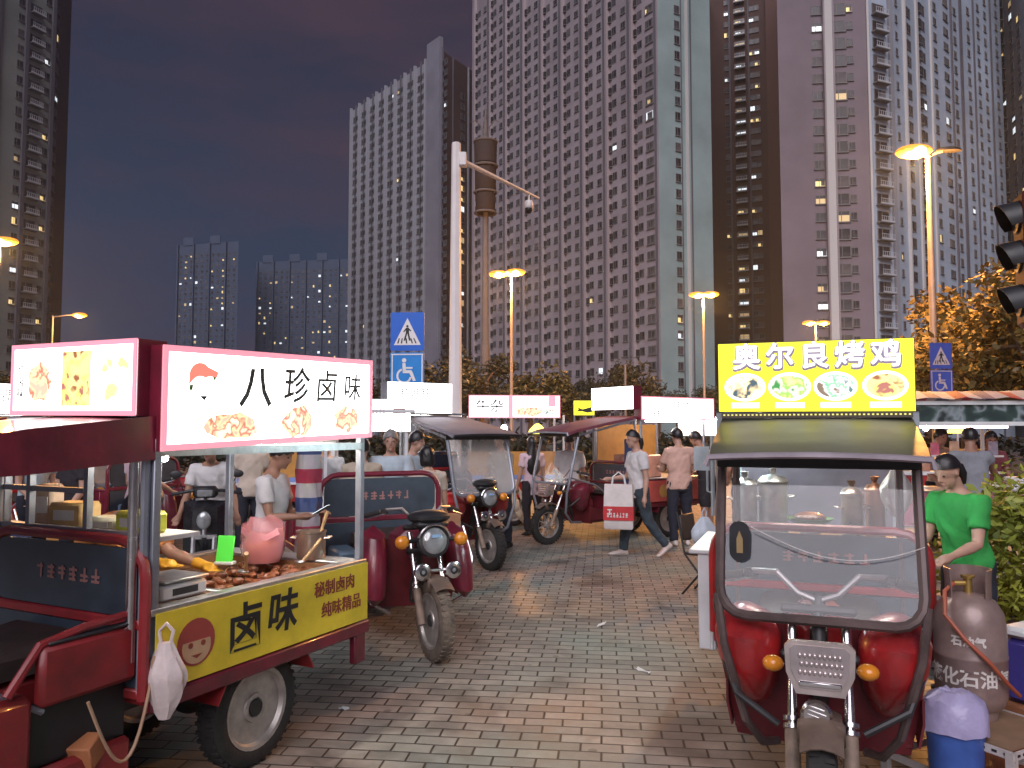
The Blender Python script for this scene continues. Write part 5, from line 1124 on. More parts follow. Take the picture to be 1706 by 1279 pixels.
# beside it
rackm = mat('white_slotted_angle', (.58, .52, .50), .45, .1, .2, 7)
o = thing('slotted_rack', 'low rack of white slotted angle steel under the gas cylinder', 'rack', (2.24, 3.86, 0), R(28))
for x, y, lab in ((-.24, -.32, ''), (.24, -.32, ''), (-.24, .30, ''), (.24, .30, '')):
    mb = MB(rackm); mb.box((x, y, .15), (.035, .004, .30)); mb.box((x - .0155, y + .018, .15), (.004, .032, .30)); mb.build('leg', o)
mb = MB(rackm)
for z_ in (.285, .08):
    for y in (-.32, .30): mb.box((0, y, z_), (.5, .006, .036))
    for x in (-.25, .25): mb.box((x, -.01, z_), (.006, .64, .036))
for q in range(12): mb.use(blackp); mb.box((-.22 + q * .04, -.3245, .285), (.018, .003, .010)); mb.box((-.2545, -.29 + q * .052, .285), (.003, .022, .010))
mb.build('rail', o); MB(mat('plywood', (.28, .17, .10), .7, 0, .3, 5)).box((0, 0, .297), (.46, .58, .012)).build('shelf', o)
gasm = mat('orange_lit_cylinder', (.30, .21, .19), .38, .25, .3, 6, .15, .2)  # steel grey with the orange lamplight mixed into its colour
o = thing('gas_cylinder', 'worn grey gas cylinder with white lettering standing on the slotted rack', 'gas cylinder', (2.26, 3.92, .304), R(-30))
mb = MB(gasm); mb.lathe([(.11, .0), (.115, .04), (.14, .06), (.158, .11), (.16, .17), (.1605, .285), (.163, .29), (.163, .30), (.1605, .305), (.16, .43), (.15, .50), (.12, .555), (.07, .585), (.03, .59)], None, 40); body = mb.build('body', o)
mb = MB(gasm); a0 = [(.10 * math.cos(R(a)), .10 * math.sin(R(a))) for a in range(-40, 225, 12)]; mb.sheet([[(x, y, .55) for x, y in a0], [(x * 1.02, y * 1.02, .66) for x, y in a0], [(x * 1.06, y * 1.06, .71) for x, y in a0]], .006); mb.build('collar', o)
mb = MB(mat('brass_valve', (.5, .33, .10), .35, .7)); mb.tube([(0, 0, .58), (0, 0, .66)], .02, 10); mb.tube([(0, 0, .635), (-.06, -.03, .635)], .013, 8); mb.lathe([(.03, .66), (.032, .675), (.001, .68)], None, 12); mb.build('valve', o)
def on_cyl(mb, s, r, z, size, m, ang):
    me = text(s, size, m, .002, .001); 
    mb.use(m); mb.add([((r + .0015 + v.co.z) * math.cos(ang + v.co.x / r), (r + .0015 + v.co.z) * math.sin(ang + v.co.x / r), z + v.co.y) for v in me.vertices], [list(p.vertices) for p in me.polygons])
cylw = mat('cylinder_white_ink', (.72, .66, .62), .5); mb = MB(); on_cyl(mb, '液化石油气', .1615, .205, .085, cylw, R(-92)); on_cyl(mb, '石油气', .1615, .38, .05, cylw, R(-92))
mb.build('lettering', body)
mb = MB(mat('gas_hose_orange', (.42, .10, .05), .5)); mb.tube([(-.06, -.03, .635), (-.10, -.08, .60), (-.10, -.16, .5), (-.02, -.18, .40), (.08, -.175, .30), (.15, -.12, .2), (.2, 0, .12)], .010, 8); mb.build('hose', o)
o = thing('blue_bin', 'blue plastic bin with a lilac liner beside the red tricycle', 'bin', (2.03, 3.66, 0), .3)
mb = MB(mat('blue_plastic', (.07, .16, .55), .4, 0, .25, 5, .2)); mb.lathe([(.10, 0), (.105, .01), (.125, .40), (.132, .41), (.128, .42), (.12, .40)], None, 26); mb.build('body', o); rr = random.Random(2); mb = MB(mat('lilac_liner', (.42, .38, .60), .35, 0, .25, 9, .3)); mb.loft([[(r_ * (1 + rr.uniform(-.06, .06)) * math.cos(2 * math.pi * k_ / 24), r_ * (1 + rr.uniform(-.06, .06)) * math.sin(2 * math.pi * k_ / 24), z_ + rr.uniform(-.01, .01)) for k_ in range(24)] for r_, z_ in ((.138, .33), (.14, .42), (.12, .47), (.06, .50), (.01, .49))]); mb.build('liner', o)
o = thing('storage_box', 'violet-blue storage box with a pale lid by the planting bed', 'storage box', (2.86, 4.22, 0), .5); mb = MB(mat('violet_plastic', (.06, .05, .28), .4, 0, .3, 5)); mb.box((0, 0, .42), (.34, .3, .34), None, .03); mb.build('box', o); MB(whitep).box((0, 0, .62), (.36, .32, .06), None, .02).build('lid', o); MB(mat('brown_crate', (.28, .11, .05), .7, 0, .3, 5)).box((0, 0, .125), (.4, .36, .25), None, .01).build('crate', o)
o = thing('folding_chair', 'black folding chair with tube legs beside the white shelf', 'chair', (2.02, 8.2, 0), R(55)); mb = MB(seatm); mb.box((0, 0, .42), (.36, .36, .03), None, .012); mb.build('seat', o); mb = MB(seatm); mb.box((0, .2, .68), (.36, .025, .26), RX(R(-8)), .012); mb.build('backrest', o)
for s in (-1, 1):
    MB(blackp).tube([(s * .19, .24, .84), (s * .19, .16, .42), (s * .19, -.18, 0)], .011, 8).build('leg', o); MB(blackp).tube([(s * .17, -.16, .42), (s * .17, .2, 0)], .011, 8).build('leg', o)
bag(tuple(Vector((1.98, 8.1, .437))), .15, .36, 'pale grey bag lying on the black folding chair', 12, mat('grey_white_bag', (.46, .50, .56), .5, 0, .2, 7, .3), .5)
# ------------------------------------------------------------------ stall with the striped tarpaulin roof
o = thing('tarp_stall', 'white framed food stall under a striped tarpaulin, behind the yellow-green bush', 'food stall', (5.75, 9.9, 0), R(-6))
wf = mat('white_frame_paint', (.72, .74, .73), .4, 0, .08, 5)
for x, y in ((-1.05, 0), (.75, 0), (-1.05, 1.2), (.75, 1.2)): MB(wf).box((x, y, 1.0), (.04, .04, 2.0)).build('post', o)
mb = MB(wf); mb.box((-.15, -.02, 2.035), (1.9, .05, .05)); mb.box((-.15, -.02, 1.77), (1.9, .05, .05)); mb.box((.80, -.021, 1.9), (.07, .055, .32)); mb.box((-.15, 1.22, 2.035), (1.9, .05, .05)); mb.box((-1.08, -.021, 1.9), (.05, .055, .32)); mb.box((.80, .6, 2.035), (.05, 1.24, .05)); mb.build('sign_frame', o)
mb = MB(backlit('dim_picture_sign', [(.02, .035, .035), (.03, .06, .05), (.22, .26, .28), (.02, .03, .03)], 4, .04)); mb.box((-.15, 0, 1.9), (1.82, .02, .22)); mb.build('picture_sign', o)
mb = MB(wf); mb.box((-1.16, -.12, 1.62), (.05, .05, .42), RX(R(20))); mb.build('brace', o)
ts = striped('striped_tarp_along', [(.55, .50, .52), (.08, .10, .22), (.52, .47, .48), (.45, .04, .08)], .16, 'X'); mb = MB(ts); mb.sheet([[(-1.0 + 1.95 * i / 12, y, 2.07 + .13 * math.sin(q * math.pi) * math.sin(math.pi / 2 * min(1, (i + 1) / 4)) + .015 * math.sin(i * 2.3 + j)) for i in range(13)] for j, (y, q) in enumerate(((-.1, .05), (.2, .35), (.6, .5), (1.0, .35), (1.3, .05)))], .006); mb.build('tarp_roof', o)
mb = MB(steel); mb.box((-.15, .3, .92), (1.85, .8, .03), None, .006); mb.use(mat('pink_front', (.5, .2, .25), .5, 0, .3, 5)); mb.box((-.15, -.08, .7), (1.85, .02, .42)); mb.build('counter', o)
mb = MB(emit('led_tube_pink', (1, .62, .68), 6)); mb.tube([(-.9, .2, 1.73), (.6, .2, 1.73)], .013, 8); mb.build('lamp_tube', o)
mb = MB(wf); mb.box((-.15, .75, 1.34), (1.8, .25, .025)); mb.box((-.15, .75, 1.12), (1.8, .25, .025)); mb.build('shelf', o)
rr = random.Random(5); gd = [mat('good_%d' % i, c_, .4, 0, .3, 8) for i, c_ in enumerate(((.6, .5, .55), (.55, .3, .2), (.65, .2, .3), (.4, .4, .5), (.7, .55, .35)))]
for i in range(14):
    x = -.95 + i * .125; z_ = 1.354 if i % 2 else 1.134; w_ = thing('snack_bag', ('pale', 'brown', 'pink', 'bluish', 'tan')[i % 5] + (' snack bag on the upper shelf of the tarpaulin stall' if i % 2 else ' snack bag on the lower shelf of the tarpaulin stall'), 'snack bag', tuple(T(5.75, 9.9, 0) @ RZ(R(-6)) @ Vector((x, .75, z_))), rr.uniform(-.4, .4), 'snack bags on the tarpaulin stall shelves')
    mb = MB(gd[i % 5]); h_ = rr.uniform(.13, .19); mb.loft([[(.055 * a, .035 * b_ * q, zz) for a, b_ in ((-1, -.4), (-.5, -1), (.5, -1), (1, -.4), (1, .4), (.5, 1), (-.5, 1), (-1, .4))] for zz, q in ((0, .7), (.02, 1), (h_ * .6, 1), (h_ * .9, .4), (h_, .1))]); mb.build('pouch', w_)
for i, (x, lab) in enumerate(((.38, 'white plate of pale food on the tarpaulin stall counter'), (.62, 'stacked white foam boxes at the end of the tarpaulin stall counter'))):
    w_ = thing('food_plate' if i == 0 else 'foam_box', lab, 'plate' if i == 0 else 'box', tuple(T(5.75, 9.9, 0) @ RZ(R(-6)) @ Vector((x, .1, .936)))); mb = MB(plastic_white)
    if i == 0: mb.lathe([(.06, 0), (.13, .03), (.14, .035), (.12, .03), (.001, .012)], None, 20); mb.build('plate', w_); MB(mat('pale_noodles', (.6, .55, .45), .5, 0, .3, 14, .5)).ell((0, 0, .05), (.10, .10, .04)).build('food', w_)
    else: mb.box((0, 0, .05), (.22, .18, .1), None, .012); mb.box((0, 0, .135), (.21, .17, .06), None, .012); mb.build('box', w_)
# ------------------------------------------------------------------ scooter and more tricycles behind the braised food cart
def scooter(loc, rz, label):
    o = thing('motor_scooter', label, 'scooter', loc, rz); wheel(o, (0, 0, .24), .24, .09, 'front_wheel'); wheel(o, (0, 1.22, .24), .24, .10, 'rear_wheel')
    mb = MB(mat('scooter_black', (.02, .02, .024), .25, 0, .3, 5, 0, .6)); mb.loft([[(x * w_, y + abs(x) * .06, z_) for x, z_ in ((0, z1), (-1, z1 - .02), (-1, z0), (0, z0 - .02), (1, z0), (1, z1 - .02))] for y, w_, z0, z1 in ((.06, .12, .62, .92), (.16, .22, .42, .98), (.26, .2, .30, .94))]); mb.build('front_shield', o)
    mb = MB(MT['scooter_black']); mb.box((0, .52, .27), (.28, .55, .06), None, .02); mb.loft([[(x * w_, y, z_ + (z1 - z_) * 0) for x, z_ in ((-1, z0), (-.9, z1), (.9, z1), (1, z0))] for y, w_, z0, z1 in ((.72, .16, .25, .66), (.95, .17, .32, .70), (1.45, .12, .52, .74))]); mb.build('body', o)
    sb = MB(seatm); sb.loft([[(x * w_, y, .70 + z_) for x, z_ in ((-1, 0), (-.8, .07), (.8, .07), (1, 0))] for y, w_ in ((.70, .09), (.9, .13), (1.2, .13), (1.42, .1))]); sb.build('seat', o)
    mb = MB(steel); mb.tube([(-.10, 0, .24), (-.10, .1, .62)], .025, 8); mb.tube([(.10, 0, .24), (.10, .1, .62)], .025, 8); mb.tube([(0, .10, .60), (0, .16, .9), (0, .2, 1.05)], .025, 8); mb.box((0, .1, .61), (.24, .05, .04)); mb.build('fork', o)
    mb = MB(blackp); mb.tube([(-.34, .28, 1.03), (-.15, .2, 1.07), (.15, .2, 1.07), (.34, .28, 1.03)], .017, 8); mb.box((0, .14, 1.06), (.24, .12, .12), None, .03); mb.build('handlebar', o)
    mb = MB(glassd); mb.box((0, .075, 1.05), (.15, .02, .07), None, .01); mb.build('headlight', o); mb = MB(glassd); mb.ell((0, .045, .78), (.07, .03, .09)); mb.build('shield_lamp', o)
    for s in (-1, 1): mb = MB(blackp); mb.tube([(s * .22, .22, 1.06), (s * .28, .2, 1.2)], .006, 6); mb.ell((s * .30, .2, 1.24), (.06, .012, .04)); mb.build('mirror', o)
    return o
scooter((-3.1, 7.9, 0), R(14), 'black motor scooter seen head-on behind the braised food cart')
dup(t2, (-4.9, 7.2, 0), R(48), 'maroon cargo tricycle seen through the window of the braised food cart')
dup(t2, (-3.9, 10.2, 0), R(62), 'maroon cargo tricycle parked behind the black motor scooter')
dup(t3, pxy(150, 10.4) + (0,), R(62), 'roofed red tricycle far behind the window grid of the braised food cart')
dup(t5, pxy(250, 13.2) + (0,), R(-80), 'beef offal style cart parked behind the scooter, its top hidden by the long light box')
dup(t3, pxy(505, 13.5) + (0,), R(30), 'roofed red tricycle parked beyond the person with the phone')
dup(t5, (6.4, 16.5, 0), R(-96), 'lit food cart farther back than the tarpaulin stall')
gone = [gc for ob in bpy.data.objects if ob.parent is None and ob.get('label', '').startswith(('beef offal style', 'lit food cart')) for ch in ob.children for gc in ch.children if gc.name.startswith(('lettering', 'food_picture'))]
for ob in gone: bpy.data.objects.remove(ob)

# ------------------------------------------------------------------ people
skinm = mat('skin', (.46, .27, .20), .5, 0, .12, 6, 0, 0, None, 5, 1, 0, .15); skind = mat('tanned_skin', (.34, .18, .12), .5, 0, .14, 6, 0, 0, None, 5, 1, 0, .15)
hairm = mat('black_hair', (.012, .010, .012), .38, 0, .3, 30); hairg = mat('grey_hair', (.22, .21, .21), .5, 0, .35, 30)
eyem = mat('eye_dark', (.015, .012, .012), .2); lipm = mat('lips', (.34, .12, .11), .5)
def fabric(name, c, v=.14): return mat(name, c, .85, 0, v, 9, .25)
def remesh(mb, name, m, parent, vox, seed=0, fold=0.0, it=3):
    me = mb.mesh(name, smooth=False); me.materials.clear(); me.materials.append(m)
    o = bpy.data.objects.new(name, me); COL.objects.link(o)
    r = o.modifiers.new('r', 'REMESH'); r.mode = 'VOXEL'; r.voxel_size = vox; r.adaptivity = 0
    m2 = bpy.data.meshes.new_from_object(o.evaluated_get(bpy.context.evaluated_depsgraph_get()))
    bpy.data.objects.remove(o); m2.name = name
    bm = bmesh.new(); bm.from_mesh(m2)
    for _ in range(it): bmesh.ops.smooth_vert(bm, verts=bm.verts, factor=.5, use_axis_x=True, use_axis_y=True, use_axis_z=True)
    if fold:
        bm.normal_update(); dv = []
        for v in bm.verts:
            p = v.co * 7; q = Vector((p.x + p.z * .6, p.y - p.z * .5, p.z * .55 + seed * 3.7)); dv.append(v.normal * fold * (noise.noise(q) + .5 * noise.noise(q * 2.3)))
        for v, d in zip(bm.verts, dv): v.co += d
    bm.to_mesh(m2); bm.free()
    m2.polygons.foreach_set('use_smooth', [True] * len(m2.polygons)); m2.materials.clear(); m2.materials.append(m)
    return link(name, m2, parent)
def person(label, loc, rz, h=1.65, lean=0, head=(0, 0), legs=((0, 0), (0, 0)), arms=((5, 8, 15, 0), (5, 8, 15, 0)), top=None, bottom=None, sleeve=.55, leg=1.0, skirt=0, hair='short', hairc=None, skin=None, shoe=None, vox=.011, seed=0, loose=1.0, z=None, tophem=0.0, gloves=None, girth=1.0, group=None, spread=4, bare=False, twist=0):
    """FK figure facing local -y. legs: (hip flexion, knee flexion); arms: (shoulder flexion, abduction, elbow flexion, inward turn of the forearm); first of each pair is its own right (-x)"""
    skin = skin or skinm; k = h / 1.7; t = thing('person', label, 'person', loc, rz, group)
    V = lambda x, y, z_: Vector((x, y, z_)) * k
    hip = V(0, 0, .90); sp = RX(R(lean)) @ RZ(R(twist)) if lean or twist else Matrix()
    sp = sp.to_3x3()
    up = lambda x, y, z_: hip + sp @ V(x, y, z_)
    B = MB(skin); cl = MB(skin); tr = MB(skin); ft = []
    # legs
    lowest = 1e9; J = []
    for s, (hf, kf) in zip((-1, 1), legs):
        a = hip + V(s * .09, 0, -.02); d1 = Vector((s * math.sin(R(spread)), -math.sin(R(hf)), -math.cos(R(hf)))); kn = a + d1 * .42 * k
        a2 = R(hf - kf); d2 = Vector((s * .01, -math.sin(a2), -math.cos(a2))); an = kn + d2 * .40 * k; J.append((s, a, kn, an, a2)); lowest = min(lowest, an.z - .075 * k * max(.4, math.cos(a2)))
    for s, a, kn, an, a2 in J:
        B.tube([a + V(0, 0, .03), a.lerp(kn, .35), a.lerp(kn, .8), kn, kn.lerp(an, .3), kn.lerp(an, .8), an, an + (an - kn).normalized() * .03 * k], [q * k for q in (.085, .08, .06, .054, .055, .036, .034, .032)], 12)
        fd = Vector((s * .18, -math.cos(a2 * .7), -max(-.2, math.sin(-a2)) * .75 if a2 < 0 else .15 * math.sin(a2))).normalized(); ft.append((an, fd, s, a2))
        B.tube([an + Vector((0, .02, -.035)) * k, an + fd * .07 * k + Vector((0, 0, -.045)) * k, an + fd * .15 * k + Vector((0, 0, -.055)) * k], [.034 * k, .034 * k, .022 * k], 10)
        if bottom is not None:
            le = 1.0 if leg >= 1 else leg; P_ = [a + V(0, .005, .05), a.lerp(kn, .4), kn, kn.lerp(an, .5), an + V(0, 0, .0)]; Rr = [q * k * loose for q in (.105, .095, .074, .066, .062)]
            n_ = 5 if le >= 1 else 3 if le < .55 else 4
            if le < .55: P_[2] = a.lerp(kn, le * 2)
            tr.tube(P_[:n_], Rr[:n_], 14)
    # torso
    E = lambda x, z_, rx, ry, y=0: [up(rx * math.cos(2 * math.pi * q / 16) + x, y + ry * math.sin(2 * math.pi * q / 16), z_) for q in range(16)]
    g_ = girth
    prof = [(-.10, .10, .08, 0), (-.05, .155 * g_, .105 * g_, .005), (.03, .158 * g_, .108 * g_, .005), (.14, .135 * g_, .095 * g_, 0), (.26, .150 * g_, .105 * g_, -.005), (.38, .168, .108, 0), (.45, .178, .095, .008), (.495, .15, .075, .012), (.52, .085, .06, .014), (.545, .055, .052, .01)]
    B.loft([E(0, z_, rx, ry, y) for z_, rx, ry, y in prof])
    B.tube([up(0, .012, .51), up(0, .0, .57), up(0, -.015, .62)], [.054 * k, .05 * k, .052 * k], 14)
    # head
    hd = Matrix.Rotation(R(head[1]), 3, 'Z') @ Matrix.Rotation(R(head[0]), 3, 'X'); hc = up(0, -.015, .60) + sp @ (hd @ V(0, -.012, .085)); HM = sp @ hd
    hp = lambda x, y, z_: hc + HM @ V(x, y, z_)
    B.ell(hc + HM @ V(0, .012, .022), (.074 * k, .092 * k, .094 * k), 18, 12, HM); B.ell(hp(0, -.022, -.045), (.056 * k, .062 * k, .066 * k), 14, 10, HM)
    B.tube([hp(0, -.078, .022), hp(0, -.092, -.008), hp(0, -.098, -.018), hp(0, -.078, -.028)], [.007 * k, .011 * k, .013 * k, .008 * k], 8)
    for s in (-1, 1): B.ell(hp(s * .075, .01, -.008), (.010 * k, .020 * k, .031 * k), 10, 8, HM)
    B.ell(hp(0, -.072, -.088), (.022 * k, .016 * k, .014 * k), 10, 6, HM)
    # arms and hands
    Gs = []; hands = []
    for s, (sf, ab, ef, inn) in zip((-1, 1), arms):
        sh = up(s * .175, .01, .455); aim = lambda f, b_: sp @ Vector((s * math.sin(R(b_)) * 1.0, -math.sin(R(f)) * math.cos(R(b_)), -math.cos(R(f)) * math.cos(R(b_)))) if f <= 100 else sp @ Vector((s * math.sin(R(b_)), -math.sin(R(f)), -math.cos(R(f))))
        d1 = aim(sf, ab); el = sh + d1 * .30 * k; d2 = aim(sf + ef, ab - inn); wr = el + d2 * .245 * k
        B.tube([sh - d1 * .02 * k, sh.lerp(el, .3), sh.lerp(el, .75), el, el.lerp(wr, .3), el.lerp(wr, .8), wr, wr + d2 * .03 * k], [q * k for q in (.058, .05, .042, .039, .041, .028, .025, .027)], 12)
        if top is not None and sleeve: 
            L_ = sleeve; pts = [up(s * .10, .01, .455), sh, sh.lerp(el, min(1, L_) * .5), sh.lerp(el, min(1, L_))]; rs = [.075, .074, .066, .066]
            if L_ > 1: pts += [el.lerp(wr, min(1, L_ - 1))]; rs[-1] = .056; rs.append(.045)
            cl.tube(pts, [q * k * (1 if L_ > 1 else loose ** .6) for q in rs], 14)
        G = MB(gloves) if gloves else None; Gs.append(G)
        H_ = G if gloves else B; pl = (d2.cross(Vector((s, 0, 0)))).normalized(); sd = d2.cross(pl).normalized() * -s
        if sd.dot(Vector((0, -1, 0))) < 0 and abs(sd.y) > .3: pass
        H_.tube([wr, wr + d2 * .03 * k, wr + d2 * .075 * k, wr + d2 * .09 * k], [.026 * k, .034 * k, .037 * k, .026 * k], 10)
        H_.ell(wr + d2 * .055 * k, (.040 * k, .040 * k, .03 * k), 10, 8)
        for q, (o_, ln) in enumerate(((-.030, .068), (-.010, .078), (.010, .074), (.029, .058))):
            r0 = wr + d2 * .082 * k + sd * o_ * k; c1 = r0 + d2 * ln * .45 * k; c2 = c1 + (d2 * .85 + pl * -.45 * (1 if not gloves else .2)).normalized() * ln * .32 * k; c3 = c2 + (d2 * .5 + pl * -.8 * (1 if not gloves else .25)).normalized() * ln * .28 * k
            H_.tube([r0 - d2 * .02 * k, c1, c2, c3], [.0095 * k, .009 * k, .0085 * k, .007 * k], 8)
        th = wr + d2 * .03 * k - sd * .028 * k; H_.tube([th, th - sd * .022 * k + d2 * .028 * k, th - sd * .026 * k + d2 * .062 * k], [.012 * k, .0105 * k, .008 * k], 8)
        if gloves: H_.tube([wr - d2 * .07 * k, wr + d2 * .02 * k], [.037 * k, .031 * k], 12)
        hands.append(wr + d2 * .10 * k)
    body = remesh(B, 'body', skin, t, vox)
    dz = -lowest if z is None else z - hip.z; parts = [body]
    if gloves: parts += [remesh(q, 'glove', gloves, t, min(vox, .007)) for q in Gs]
    if top is not None:
        hem = -.10 - tophem; tp = [(hem, .172 * g_, .118 * g_, .004)] + [(z_, rx * 1.02 + .016 * loose, ry + .018 * loose, y) for z_, rx, ry, y in prof[1:8]] + [(.515, .10, .068, .012)]
        cl.loft([E(0, z_, rx, ry, y) for z_, rx, ry, y in tp]); parts.append(remesh(cl, 'shirt', top, t, vox, seed, .016))
    if bottom is not None:
        tr.loft([E(0, z_, rx, ry, .004) for z_, rx, ry in ((-.13, .14 * g_, .10 * g_), (-.06, .168 * g_, .116 * g_), (.02, .160 * g_, .112 * g_), (.07, .148 * g_, .106 * g_))]); parts.append(remesh(tr, 'trousers' if leg >= 1 else 'shorts', bottom, t, vox, seed + 9, .014))
    # hair, eyes, mouth, shoes
    hm = hairc or hairm; hb = MB(hm); ph = []
    for i in range(12):
        th = i / 11; row = []
        for q in range(25):
            az = 2 * math.pi * q / 24; back = math.cos(az)      # back: +1 at the nape, -1 at the brow
            lim = {'short': 66 + 66 * ((back + 1) / 2) ** .75 + 5 * math.sin(q * 2.7 + seed), 'bob': 66 + 66 * ((back + 1) / 2) ** .55, 'long': 66 + 66 * ((back + 1) / 2) ** .5, 'bun': 62 + 48 * (back + 1) / 2}[hair]
            a = R(lim * th); jit = 1 + .06 * noise.noise(Vector((math.sin(az) * 3, math.cos(az) * 3, th * 4 + seed)))
            row.append(hp(.089 * jit * math.sin(a) * math.sin(az), .014 + .105 * jit * math.sin(a) * math.cos(az), .024 + .110 * jit * math.cos(a)))
        ph.append(row)
    hb.sheet(ph[::-1], -.004 * k)
    hb.sheet(ph, .010 * k)
    if hair == 'bun': hb.tube([hp(0, .09, -.01), hp(0, .118, -.03), hp(0, .118, -.09), hp(0, .095, -.16)], [.022 * k, .036 * k, .032 * k, .012 * k], 10)
    if hair == 'bob': hb.loft([[hp(x * w_, .03 + y * d_, z_) for x, y in ((-1, -.2), (-.8, .6), (-.3, 1), (.3, 1), (.8, .6), (1, -.2), (.5, .3), (-.5, .3))] for z_, w_, d_ in ((.02, .088, .085), (-.05, .092, .085), (-.10, .086, .075), (-.12, .07, .06))])
    if hair == 'long': hb.loft([[(up(x * w_, y0 + y * d_, z_)) for x, y in ((-1, -.3), (-.8, .5), (-.3, 1), (.3, 1), (.8, .5), (1, -.3), (.5, -.1), (-.5, -.1))] for z_, w_, d_, y0 in ((.70, .08, .07, .03), (.60, .095, .075, .03), (.50, .12, .06, .06), (.36, .135, .05, .085), (.22, .12, .045, .09), (.14, .07, .03, .09))])
    parts.append(hb.build('hair', t))
    for s in (-1, 1): parts.append(MB(eyem).ell(hp(s * .031, -.069, .012), (.0125 * k, .007 * k, .0065 * k), 8, 6, HM).build('eye', t))
    parts.append(MB(lipm).ell(hp(0, -.079, -.058), (.020 * k, .007 * k, .006 * k), 8, 6, HM).build('mouth', t))
    if shoe is not None:
        for an, fd, s, a2 in ft:
            sb = MB(shoe); side = fd.cross(Vector((0, 0, 1))).normalized(); upv = side.cross(fd).normalized()
            sb.loft([[an + (fd * y + side * w_ * math.cos(2 * math.pi * q / 12) + upv * (-.05 + hz_ * math.sin(2 * math.pi * q / 12) + lift)) * k for q in range(12)] for y, w_, hz_, lift in ((-.075, .018, .02, 0), (-.06, .036, .04, .012), (0, .042, .05, .022), (.07, .045, .036, .006), (.14, .046, .026, -.004), (.185, .034, .018, -.008), (.20, .012, .008, -.01))]); parts.append(sb.build('shoe', t))
    for p in parts: p.location.z += dz
    return t, [h_ + Vector((0, 0, dz)) for h_ in hands], hc + Vector((0, 0, dz))
def face_dir(dx, dy): return math.atan2(dx, -dy)
white = fabric('white_cotton', (.62, .60, .60)); cream = fabric('cream_cotton', (.52, .44, .37)); beige = fabric('beige_cotton', (.42, .35, .27)); lblue = fabric('light_blue_cotton', (.42, .50, .56)); navy = fabric('navy_trousers', (.018, .02, .035), .3)
denim = fabric('dark_denim', (.045, .065, .085), .35); peach = fabric('peach_polo', (.60, .38, .31)); blackf = fabric('black_cotton', (.022, .018, .024), .3); green = fabric('green_cotton', (.03, .30, .06), .22); greyt = fabric('grey_vest', (.24, .25, .28)); pinkw = fabric('pale_pink_top', (.62, .46, .52)); pale = fabric('pale_yellow_suit', (.66, .55, .42)); tan = fabric('tan_trousers', (.25, .18, .14))
shw = mat('white_shoe', (.62, .52, .47), .5, 0, .2, 9); shb = mat('black_shoe', (.02, .02, .02), .5); ylg = mat('yellow_rubber_glove', (.72, .36, .03), .4, 0, .2, 9)
gpp = 'people at the night market'
P = lambda px, Y: pxy(px, Y) + (0,)
WALKR = ((24, 6), (-18, 28)); STAND = ((2, 3), (-2, 3))
person('person in white T-shirt and dark jeans walking past with a large shopping bag', P(1062, 10.6), face_dir(-1, -.25), 1.69, 3, (10, 0), ((15, 5), (-13, 26)), ((12, 10, 74, 4), (-4, 10, 18, 0)), white, denim, .6, hair='bun', shoe=shw, seed=1, group=gpp)
_, hd_, _ = person('person in peach polo shirt and navy trousers standing with their back to us', P(1130, 11.6), R(188), 1.70, 2, (12, 10), ((3, 3), (-4, 6)), ((20, 12, 60, 20), (25, 10, 70, 20)), peach, navy, .6, hair='short', shoe=shw, seed=2, girth=1.1, group=gpp)
person('person in dark T-shirt and shorts leaning to look at the food cart counter', P(1176, 12.1), face_dir(-.7, .6), 1.68, 12, (18, 0), STAND, ((25, 8, 60, 10), (30, 8, 60, 10)), blackf, blackf, .6, .45, hair='short', skin=skind, shoe=shb, seed=3, group=gpp)
person('girl with long black hair, pale pink top and black trousers seen from behind', P(886, 12.75), R(200), 1.56, 0, (0, 0), ((4, 2), (-6, 4)), ((5, 8, 20, 0), (2, 8, 15, 0)), pinkw, blackf, .6, hair='long', shoe=shb, seed=4, girth=.9, tophem=.12, group=gpp)
person('small child in pale yellow suit striding beside the long-haired girl', P(854, 12.9), face_dir(-.9, -.45), 1.06, 4, (4, 40), ((30, 10), (-24, 22)), ((20, 10, 20, 0), (-25, 10, 15, 0)), pale, pale, 1.6, hair='short', shoe=shw, seed=5, group=gpp, vox=.009)
person('person in white shirt seated inside the cabin of the sideways tricycle', P(948, 12.35), R(170), 1.66, 4, (8, 0), ((75, 75), (75, 75)), ((25, 8, 40, 0), (25, 8, 40, 0)), white, tan, .7, hair='short', shoe=shb, seed=6, z=.86, group=gpp)
person('person in pale shirt behind the dusty windscreen of the roofed tricycle', P(834, 11.4), face_dir(-.6, -.6), 1.64, 0, (5, 0), STAND, ((10, 8, 30, 0), (10, 8, 30, 0)), beige, navy, .6, hair='short', shoe=shb, seed=7, group=gpp)
person('person in cream T-shirt with dark hair seen from behind next to the roofed tricycle', P(714, 8.25), R(205), 1.50, 2, (6, 0), STAND, ((4, 8, 10, 0), (4, 8, 12, 0)), cream, tan, .6, hair='bob', shoe=shw, seed=8, girth=1.12, tophem=.06, group=gpp)
person('person in light blue shirt in profile at the price list stall', P(686, 9.2), face_dir(1, -.2), 1.66, 3, (8, 0), STAND, ((15, 8, 40, 0), (15, 8, 40, 0)), lblue, navy, .6, hair='short', shoe=shb, seed=9, girth=1.1, group=gpp)
person('older person with grey hair and light blue shirt facing us over the maroon headboard', P(652, 8.75), R(6), 1.67, 2, (6, 0), STAND, ((15, 8, 40, 0), (15, 8, 40, 0)), lblue, navy, .6, hair='short', hairc=hairg, shoe=shb, seed=10, group=gpp)
person('person in beige T-shirt with their back to us over the maroon headboard', P(604, 8.5), R(186), 1.58, 2, (10, 0), STAND, ((15, 8, 40, 0), (15, 8, 40, 0)), beige, navy, .6, hair='short', shoe=shb, seed=11, girth=1.15, group=gpp)
